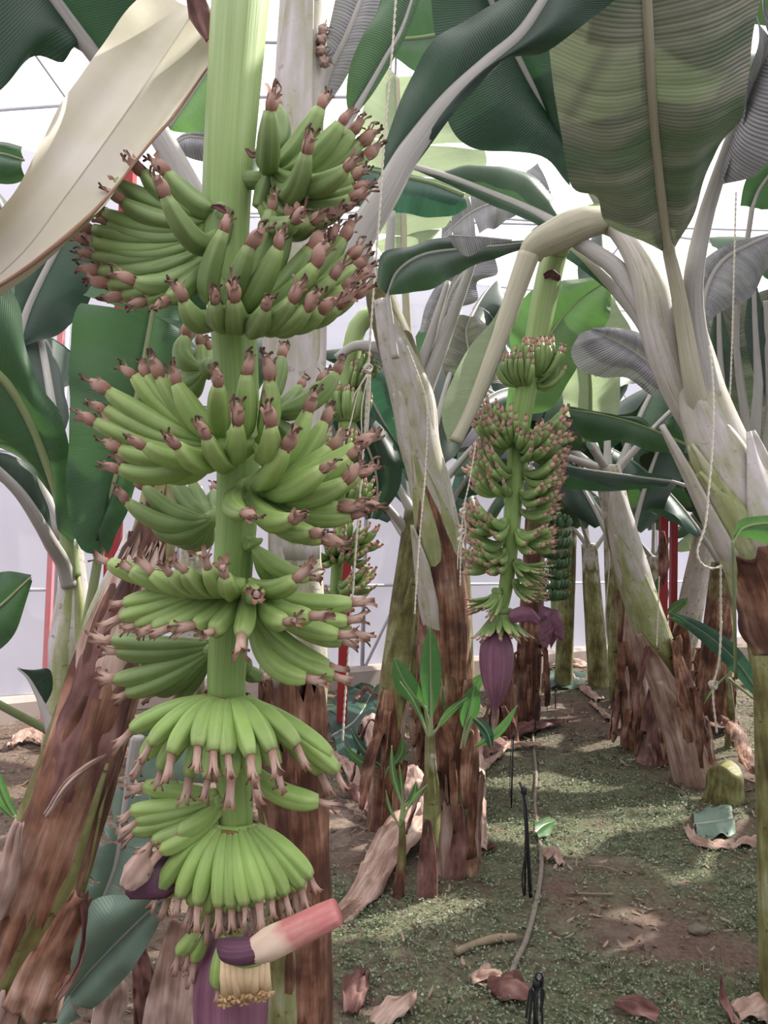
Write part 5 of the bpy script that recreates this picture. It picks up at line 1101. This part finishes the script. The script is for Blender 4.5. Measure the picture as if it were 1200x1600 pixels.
dry_specs = [
 ('long tan dry leaf trailing on the ground toward the pink bract', [(692, 1240, .12), (660, 1290, .14), (610, 1340, .10), (570, 1395, .05), (528, 1425, .03)], [.20, .26, .22, .16, .10], 'dry_pale', .5),
 ('folded tan dry leaf standing between the young suckers', [(735, 1180, .3), (740, 1250, .2), (745, 1330, .06)], [.10, .16, .12], 'dry_pale', .6),
 ('crumpled tan dry leaf under the suckers', [(640, 1240, .2), (665, 1300, .15), (690, 1350, .05)], [.12, .2, .15], 'dry_pale', .6),
 ('dried leaf heap at the foot of the small bush of suckers, spread to the right', [(700, 1335, .05), (750, 1325, .03), (775, 1322, .02)], [.08, .10, .04], 'dry', .5),
 ('red-brown dried leaf heaped on the ground below the purple bud', [(742, 1190, .08), (790, 1150, .08), (840, 1140, .07), (885, 1132, .05)], [.10, .22, .20, .06], 'dry_dark', .6),
 ('tan dried leaf edge lying in front of the red-brown heap', [(745, 1205, .04), (790, 1165, .05), (845, 1165, .03)], [.05, .1, .04], 'dry_pale', .5),
 ('dark curled dried leaf beside the black stakes at the bottom', [(765, 1538, .03), (790, 1548, .06), (825, 1548, .04)], [.06, .14, .10], 'dry_dark', .7),
 ('small tan dried leaf left of the black stakes at the bottom', [(735, 1532, .03), (760, 1526, .04), (782, 1520, .02)], [.03, .06, .03], 'dry_pale', .6),
 ('purple-brown dried leaf scrap in the weeds at the bottom, left of it a trunk', [(548, 1575, .02), (558, 1545, .07), (572, 1522, .04)], [.05, .1, .03], 'dry_dark', .6),
 ('tan dried leaf scrap on the bottom edge left of centre', [(588, 1600, .02), (618, 1578, .05), (646, 1552, .02)], [.06, .1, .03], 'dry_pale', .6),
 ('dark curled dried leaf on the bottom edge right of centre', [(962, 1570, .03), (995, 1578, .04), (1028, 1592, .03)], [.04, .07, .05], 'dry_dark', .7),
 ('thick pale dried leaf end in the bottom right corner', [(1150, 1588, .05), (1180, 1578, .07), (1215, 1565, .06)], [.06, .12, .14], 'dry_pale', .9),
 ('dark dry curl above the pale leaf end in the bottom right corner', [(1125, 1562, .10), (1135, 1580, .05), (1150, 1596, .02)], [.01, .03, .03], 'dry_dark', .5),
 ('long brown dried leaf stalk lying right of the grey-green leaf piece', [(1072, 1296, .04), (1092, 1318, .03), (1140, 1322, .03), (1215, 1316, .03)], [.04, .07, .08, .08], 'dry_pale', .8),
 ('brown dried leaf arching down beside the short green stump', [(1128, 1180, .25), (1150, 1195, .22), (1172, 1225, .10), (1202, 1240, .03)], [.10, .14, .12, .08], 'dry', .7),
 ('dry leaf hanging down the right edge above the leaf stalk', [(1196, 1225, .2), (1204, 1260, .15), (1200, 1300, .05)], [.05, .08, .06], 'dry_pale', .6),
 ('dried leaf stalk lying along the row at the foot of the far olive trunks', [(893, 1060, .04), (915, 1080, .04), (938, 1096, .03)], [.05, .12, .10], 'dry_pale', .6),
 ('dried leaf stalk pointing to the leaning trunk, along the path edge', [(922, 1098, .04), (945, 1115, .03), (965, 1132, .03)], [.04, .08, .08], 'dry_pale', .7),
 ('small folded tan leaf at the foot of the tan-barked trunk', [(955, 1150, .05), (965, 1140, .09), (975, 1136, .03)], [.05, .10, .05], 'dry_pale', .8),
 ('dried leaves strewn before the far wall in a patch of light', [(870, 1048, .04), (890, 1044, .05), (915, 1050, .02)], [.15, .25, .15], 'dry_pale', .4),
 ('grey wisp of dry roots lying on the path', [(852, 1340, .02), (866, 1336, .04), (878, 1348, .01)], [.04, .05, .03], 'dry_pale', .4),
 ('dark red dried leaf hanging against the heap behind the big bunch', [(556, 1105, .1), (572, 1092, .12), (588, 1098, .08)], [.03, .07, .04], 'dry', .5),
 ('pale dried leaf draped over the heap left of the centre trunks', [(560, 1160, .1), (575, 1170, .25), (596, 1215, .1)], [.08, .16, .14], 'dry_pale', .6),
 ('twisted pink-brown dried leaf on the soil left of the suckers', [(534, 1232, .05), (556, 1248, .1), (585, 1280, .03)], [.03, .1, .08], 'dry_dark', .6),
 ('dried bark scrap on the soil right behind the big bunch', [(520, 1180, .05), (545, 1200, .08), (560, 1235, .03)], [.06, .1, .08], 'dry_pale', .6),
 ('tan dried leaves on the soil at the left edge', [(15, 1180, .04), (45, 1165, .08), (75, 1180, .04)], [.05, .14, .06], 'dry_pale', .5),
 ('brown dried leaf at the foot of the rust-brown trunk, right side', [(1085, 1150, .08), (1115, 1160, .1), (1150, 1140, .03)], [.06, .12, .06], 'dry', .6),
]
for i, (lb, pts, wd_, m_, cu) in enumerate(dry_specs):
    pp = [GG(x, y, z) for x, y, z in pts]
    c0 = pp[len(pp)//2]
    o = strip(None, pp, wd_, m_, curl=cu*.8, seed=i+2, name='dried_leaf', crumple=.032, ref=V((0, -.3, 1)).normalized(), n=26, twist=.3*math.sin(i*2.3))
    tag(o, lb, 'dried leaf')
def hang_dry(label, pts, wd_, mat, d, **kw):
    o = strip(None, pts, wd_, mat, d, name='dried_leaf', **kw); tag(o, label, 'dried leaf'); return o
hang_dry('tall folded brown dried sheath hanging behind the bud at the bottom left', [(288, 1440), (278, 1500), (270, 1570), (262, 1640)], [.06, .09, .12, .13], 'dry_pale', 1.62, curl=.4, seed=3, crumple=.02)
hang_dry('pinkish crumpled dried leaf on the ground at the bottom left', [(170, 1520), (178, 1560), (165, 1610)], [.05, .09, .09], 'dry_pale', 2.0, curl=.5, seed=6, crumple=.03)
hang_dry('dark brown dried leaf in the shade under the grey-green leaf', [(215, 1480), (225, 1530), (230, 1600)], [.04, .07, .08], 'dry_dark', 2.1, curl=.6, seed=8, crumple=.03)
hang_dry('withered maroon leaf hanging from a cord by the thin red posts', [(1036, 830), (1036, 855), (1038, 880), (1034, 915)], [.02, .08, .07, .02], 'dry_dark', 5.0, curl=.6, seed=5, crumple=.03)
# short green stump, lower right
b = GG(1132, 1250); mb = MB(); rws = []
for i in range(12):
    t = i/11; r = .105*(1-.22*t**2)*(1+.05*math.sin(t*9))
    rws.append([mb.add(b+V((math.cos(a)*r*(1+.12*math.cos(2*a+1)), math.sin(a)*r, -.03+.22*t+.03*math.sin(a*2))), t*.2, a*.1, t*.6) for a in [2*PI*k/20 for k in range(20)]])
mb.grid(rws, close=True); cpt = mb.add(b+V((0, 0, .15)), 0, 0, .1)
for k in range(20): mb.face(rws[-1][k], rws[-1][(k+1) % 20], cpt)
tag(mb.build('banana_stump', M['stem_olive'], None, at=b), 'short olive green cut banana stump beside the leaning trunk, lower right', 'stump')
for lb, (x, y), r in (('grey stone half sunk in the path, lower right', (1090, 1452), .028), ('small stone on the weeds under the sucker leaf', (1065, 1236), .02)):
    mb = MB(); blob(mb, GG(x, y, .008), r, 1.5, 1, .7, rough=.5, seed=x); tag(mb.build('stone', M['stone']), lb, 'stone')

# ------------------------------------------------------------------ hose, stakes, sticks
def tube_thing(name, label, cat_, pts, r, mat, n=40, group=None, seg=8):
    mb = MB(); sweep(mb, cat(pts, n), r, seg); o = mb.build(name, M[mat]); tag(o, label, cat_, group); return o
tube_thing('drip_hose', 'long dusty grey drip hose curving along the left side of the path', 'hose', [GG(x, y, .012) for x, y in [(830, 1095), (833, 1150), (838, 1200), (836, 1245), (843, 1300), (846, 1350), (838, 1410), (822, 1465), (806, 1500), (796, 1530)]], .0105, 'hose', 70)
tube_thing('stick', 'curved grey dead branch lying left of the hose', 'stick', [GG(x, y, .02) for x, y in [(806, 1464), (780, 1466), (745, 1474), (712, 1486)]], [.013, .016, .013, .014], 'wood')
tube_thing('stick', 'thin straight twig lying across the path', 'stick', [GG(890, 1398, .012), GG(960, 1396, .012)], .004, 'wood')
tube_thing('stick', 'bent twig lying on the path below the light patch', 'stick', [GG(918, 1352, .01), GG(948, 1360, .02), GG(978, 1366, .01)], .0035, 'wood')
def stake(label, pts, r=.006, extra=None, h=None):
    b = GG(*pts[0]); d = (b-CAM).dot(_f); t = thing('irrigation_stake', label, 'stake', b)
    mb = MB(); top = P(pts[1][0], pts[1][1], d); sweep(mb, [b-V((0, 0, .03)), b.lerp(top, .5), top], r, 6); mb.build('rod', M['black'], t)
    mb = MB(); sweep(mb, [top+V((0, 0, -.015)), top+V((.004, 0, .012))], r*1.7, 6); mb.build('cap', M['black'], t)
    for q in (extra or []):
        mb = MB(); sweep(mb, cat([P(x, y, d-.01) for x, y in q], 16), r*.5, 6); mb.build('feed_tube', M['black'], t)
stake('tall black irrigation stake in the middle of the path beside the hose', [(830, 1398), (818, 1235)], .0075, [[(812, 1222), (822, 1260), (826, 1320), (830, 1390)], [(822, 1330), (816, 1370), (818, 1400)]])
stake('second black irrigation stake leaning against the tall one', [(820, 1392), (822, 1280)], .005)
stake('thin black irrigation stake above the hose, nearer the red-brown heap', [(799, 1248), (802, 1150)], .005, [[(800, 1148), (797, 1200), (797, 1246)]])
stake('thin far black stake standing left of the aisle centre', [(836, 1145), (838, 1078)], .005)
stake('thinnest far black stake right of it in the aisle', [(855, 1105), (856, 1046)], .004)
stake('short far black stake in the moss of the aisle', [(868, 1102), (868, 1078)], .006)
stake('black irrigation stake with a coiled tube at the bottom of the path', [(836, 1612), (838, 1535)], .008, [[(848, 1610), (846, 1560), (848, 1525), (842, 1519), (836, 1524), (840, 1532), (848, 1530)], [(826, 1604), (830, 1570), (832, 1545), (828, 1548), (822, 1590)], [(840, 1600), (835, 1555), (850, 1545), (845, 1580)]])

# ------------------------------------------------------------------ twine
def twine(label, pts, d, r=.0025, knots=(), loops=(), group=None):
    t = thing('twine', label, 'twine', P(pts[0][0], pts[0][1], d if not isinstance(d, tuple) else d[0]), group)
    c = cat(px(pts, d), 90)
    mb = MB(); sweep(mb, c, r*.62, 6)
    for s_ in (0, PI):
        T_, A, B = frames(c); Ls = 0; hp = []
        for i in range(len(c)-1):
            for k in range(5):
                q = k/5; p = c[i].lerp(c[i+1], q); Ls += (c[i+1]-c[i]).length/5; a = Ls*2*PI/(r*11)+s_
                hp.append(p+A[i]*(math.cos(a)*r*.55)+B[i]*(math.sin(a)*r*.55))
        sweep(mb, hp, r*.55, 5)
    mb.build('cord', M['rope'], t)
    dd = d if not isinstance(d, tuple) else sum(d)/2
    for (x, y) in knots:
        mb = MB(); c0 = P(x, y, dd)
        for k in range(3): sweep(mb, [c0+V((math.cos(a)*r*(2.6+k*.5), math.sin(a*2+k)*r*1.2, math.sin(a)*r*2.4+k*r)) for a in [2*PI*i/14 for i in range(15)]], r*.8, 6, cap=False)
        mb.build('knot', M['rope'], t)
    for q in loops:
        mb = MB(); sweep(mb, cat(px(q, dd-.01), 24), r*.6, 6); mb.build('loose_end', M['rope'], t)
    return t
twine('white twine hanging close right of the big bunch, knotted halfway with loose loops', [(620, -20), (612, 90), (602, 200), (594, 320), (584, 450), (576, 570), (572, 640), (565, 740), (556, 860), (546, 1000), (540, 1080), (535, 1160)], 1.62, .0026, [(575, 578)],
      [[(573, 585), (560, 610), (548, 660), (538, 690), (540, 705)], [(575, 585), (565, 640), (566, 690)], [(578, 585), (575, 640), (570, 690)], [(574, 586), (555, 615), (550, 630)], [(579, 585), (578, 620), (574, 680)]])
twine('thin twine slanting across the centre trunk', [(636, 540), (655, 590), (666, 625), (668, 680), (662, 770), (654, 860), (648, 960)], 2.85, .0035)
twine('twine tied beside the left edge of the second bunch with a bushy knot', [(744, 690), (734, 750), (724, 800), (720, 860), (719, 915)], 2.75, .003, [(722, 832), (720, 845), (723, 800)], [[(722, 835), (716, 860), (715, 890)], [(724, 800), (728, 830), (722, 850)]])
twine('white twine running down the stout trunk and looping round to the right', [(1108, 540), (1114, 600), (1114, 680), (1108, 760), (1102, 820), (1090, 860), (1096, 880), (1112, 888), (1128, 884)], 2.25, .0035)
twine('doubled white twine hanging left of the striped leaf at the right', [(1150, 300), (1147, 420), (1143, 560), (1138, 670)], 2.9, .0035)
twine('white twine end dangling before the rust-brown trunk at the right', [(1126, 880), (1126, 960), (1124, 1030), (1114, 1078), (1120, 1145)], 2.9, .0045, [(1115, 1072)], [[(1128, 970), (1122, 1040), (1113, 1075)]])
twine('far thin twine between the two olive trunks right of the aisle', [(948, 790), (952, 880), (946, 960), (950, 1010)], 5.2, .004)
twine('pale twine hanging beside the bright green small plant', [(1030, 900), (1028, 960), (1026, 1010)], 4.4, .004)

# ------------------------------------------------------------------ weeds and litter (nobody could count them)
rng = np.random.default_rng(5)
def quads(name, centers, sizes, tilt, mat, label, cat_, asp=1.0, curl=0.0):
    n = len(centers); a = rng.uniform(0, 2*np.pi, n); e = rng.normal(0, tilt, n); e2 = rng.normal(0, tilt, n)
    ux = np.stack([np.cos(a)*np.cos(e), np.sin(a)*np.cos(e), np.sin(e)], 1); vx = np.stack([-np.sin(a)*np.cos(e2), np.cos(a)*np.cos(e2), np.sin(e2)], 1)
    sz = sizes[:, None]; c = centers
    # leaflet outline: six points, gently cupped
    out = []
    for (p, q, h) in ((-1, 0, .15), (-.45, .62, 0), (.45, .62, 0), (1, 0, .15), (.45, -.62, 0), (-.45, -.62, 0)):
        v_ = c + ux*sz*p*.5*asp + vx*sz*q*.5; v_[:, 2] += sizes*(h-.05)*(1+curl); out.append(v_)
    vv = np.stack(out, 1).reshape(-1, 3)
    me = bpy.data.meshes.new(name); me.vertices.add(n*6); me.vertices.foreach_set('co', vv.astype(np.float32).ravel())
    me.loops.add(n*6); me.loops.foreach_set('vertex_index', np.arange(n*6, dtype=np.int32)); me.polygons.add(n)
    me.polygons.foreach_set('loop_start', np.arange(0, n*6, 6, dtype=np.int32)); me.polygons.foreach_set('loop_total', np.full(n, 6, np.int32))
    me.materials.append(mat); me.update(calc_edges=True); o = bpy.data.objects.new(name, me); col.objects.link(o); tag(o, label, cat_, kind='stuff'); return o
def scatter(n, fn, ymax, ymin=1.3, pw=1.6):
    pts = []
    while len(pts) < n:
        y = ymin + (ymax-ymin)*random.random()**pw; x = random.uniform(-.62, .62)*y*1.0 + .0
        if random.random() < fn(x, y): pts.append((x, y))
    return np.array(pts)
def clumps(n, k, fn, ymax, rad, **kw):
    c = scatter(n, fn, ymax, **kw); p = np.repeat(c, k, 0) + rng.normal(0, 1, (n*k, 2))*rad*np.repeat((.6+.25*c[:, 1]), k)[:, None]*.6
    z = np.array([gz(a, b) for a, b in p]); d = p[:, 1]
    h = np.abs(rng.normal(0, .011, len(p))) + .004
    return np.column_stack([p, z+h]), d
c, d = clumps(7800, 9, lambda x, y: dens(x, y)**1.3, 8.5, .022)
quads('ground_cover', c, (.0065+.0018*d)*rng.uniform(.6, 1.3, len(c)), .45, M['weed'], 'low chickweed-like green ground cover over the soil and path', 'weeds')
c, d = clumps(1500, 4, lambda x, y: (1-dens(x, y))*.8+.12, 9.5, .05); c[:, 2] -= .006
quads('leaf_litter', c, (.008+.0025*d)*rng.uniform(.5, 1.6, len(c)), .35, M['litter'], 'brown straw and leaf crumbs scattered over the bare soil', 'litter', asp=2.6)
# grass wisps in the lower right
mb = MB()
for i in range(150):
    cx_, cy_ = random.choice([(1080, 1530), (1030, 1555), (950, 1500), (700, 1570), (640, 1500), (1110, 1500)]); b = GG(cx_+random.gauss(0, 22), cy_+random.gauss(0, 14))
    a = random.random()*6.28; h = random.uniform(.02, .06); q = V((math.cos(a), math.sin(a), 0))
    r_ = []
    for k in range(5):
        t = k/4; p = b+q*(h*.9*t*t)+V((0, 0, h*(t-.35*t*t))); s_ = V((-q.y, q.x, 0))*.0018*(1.05-t); r_.append([mb.add(p-s_, t, 0, t), mb.add(p+s_, t, 1, t)])
    mb.grid(r_)
tag(mb.build('grass', M['weed']), 'thin green grass wisps on the lower part of the path', 'grass', kind='stuff')
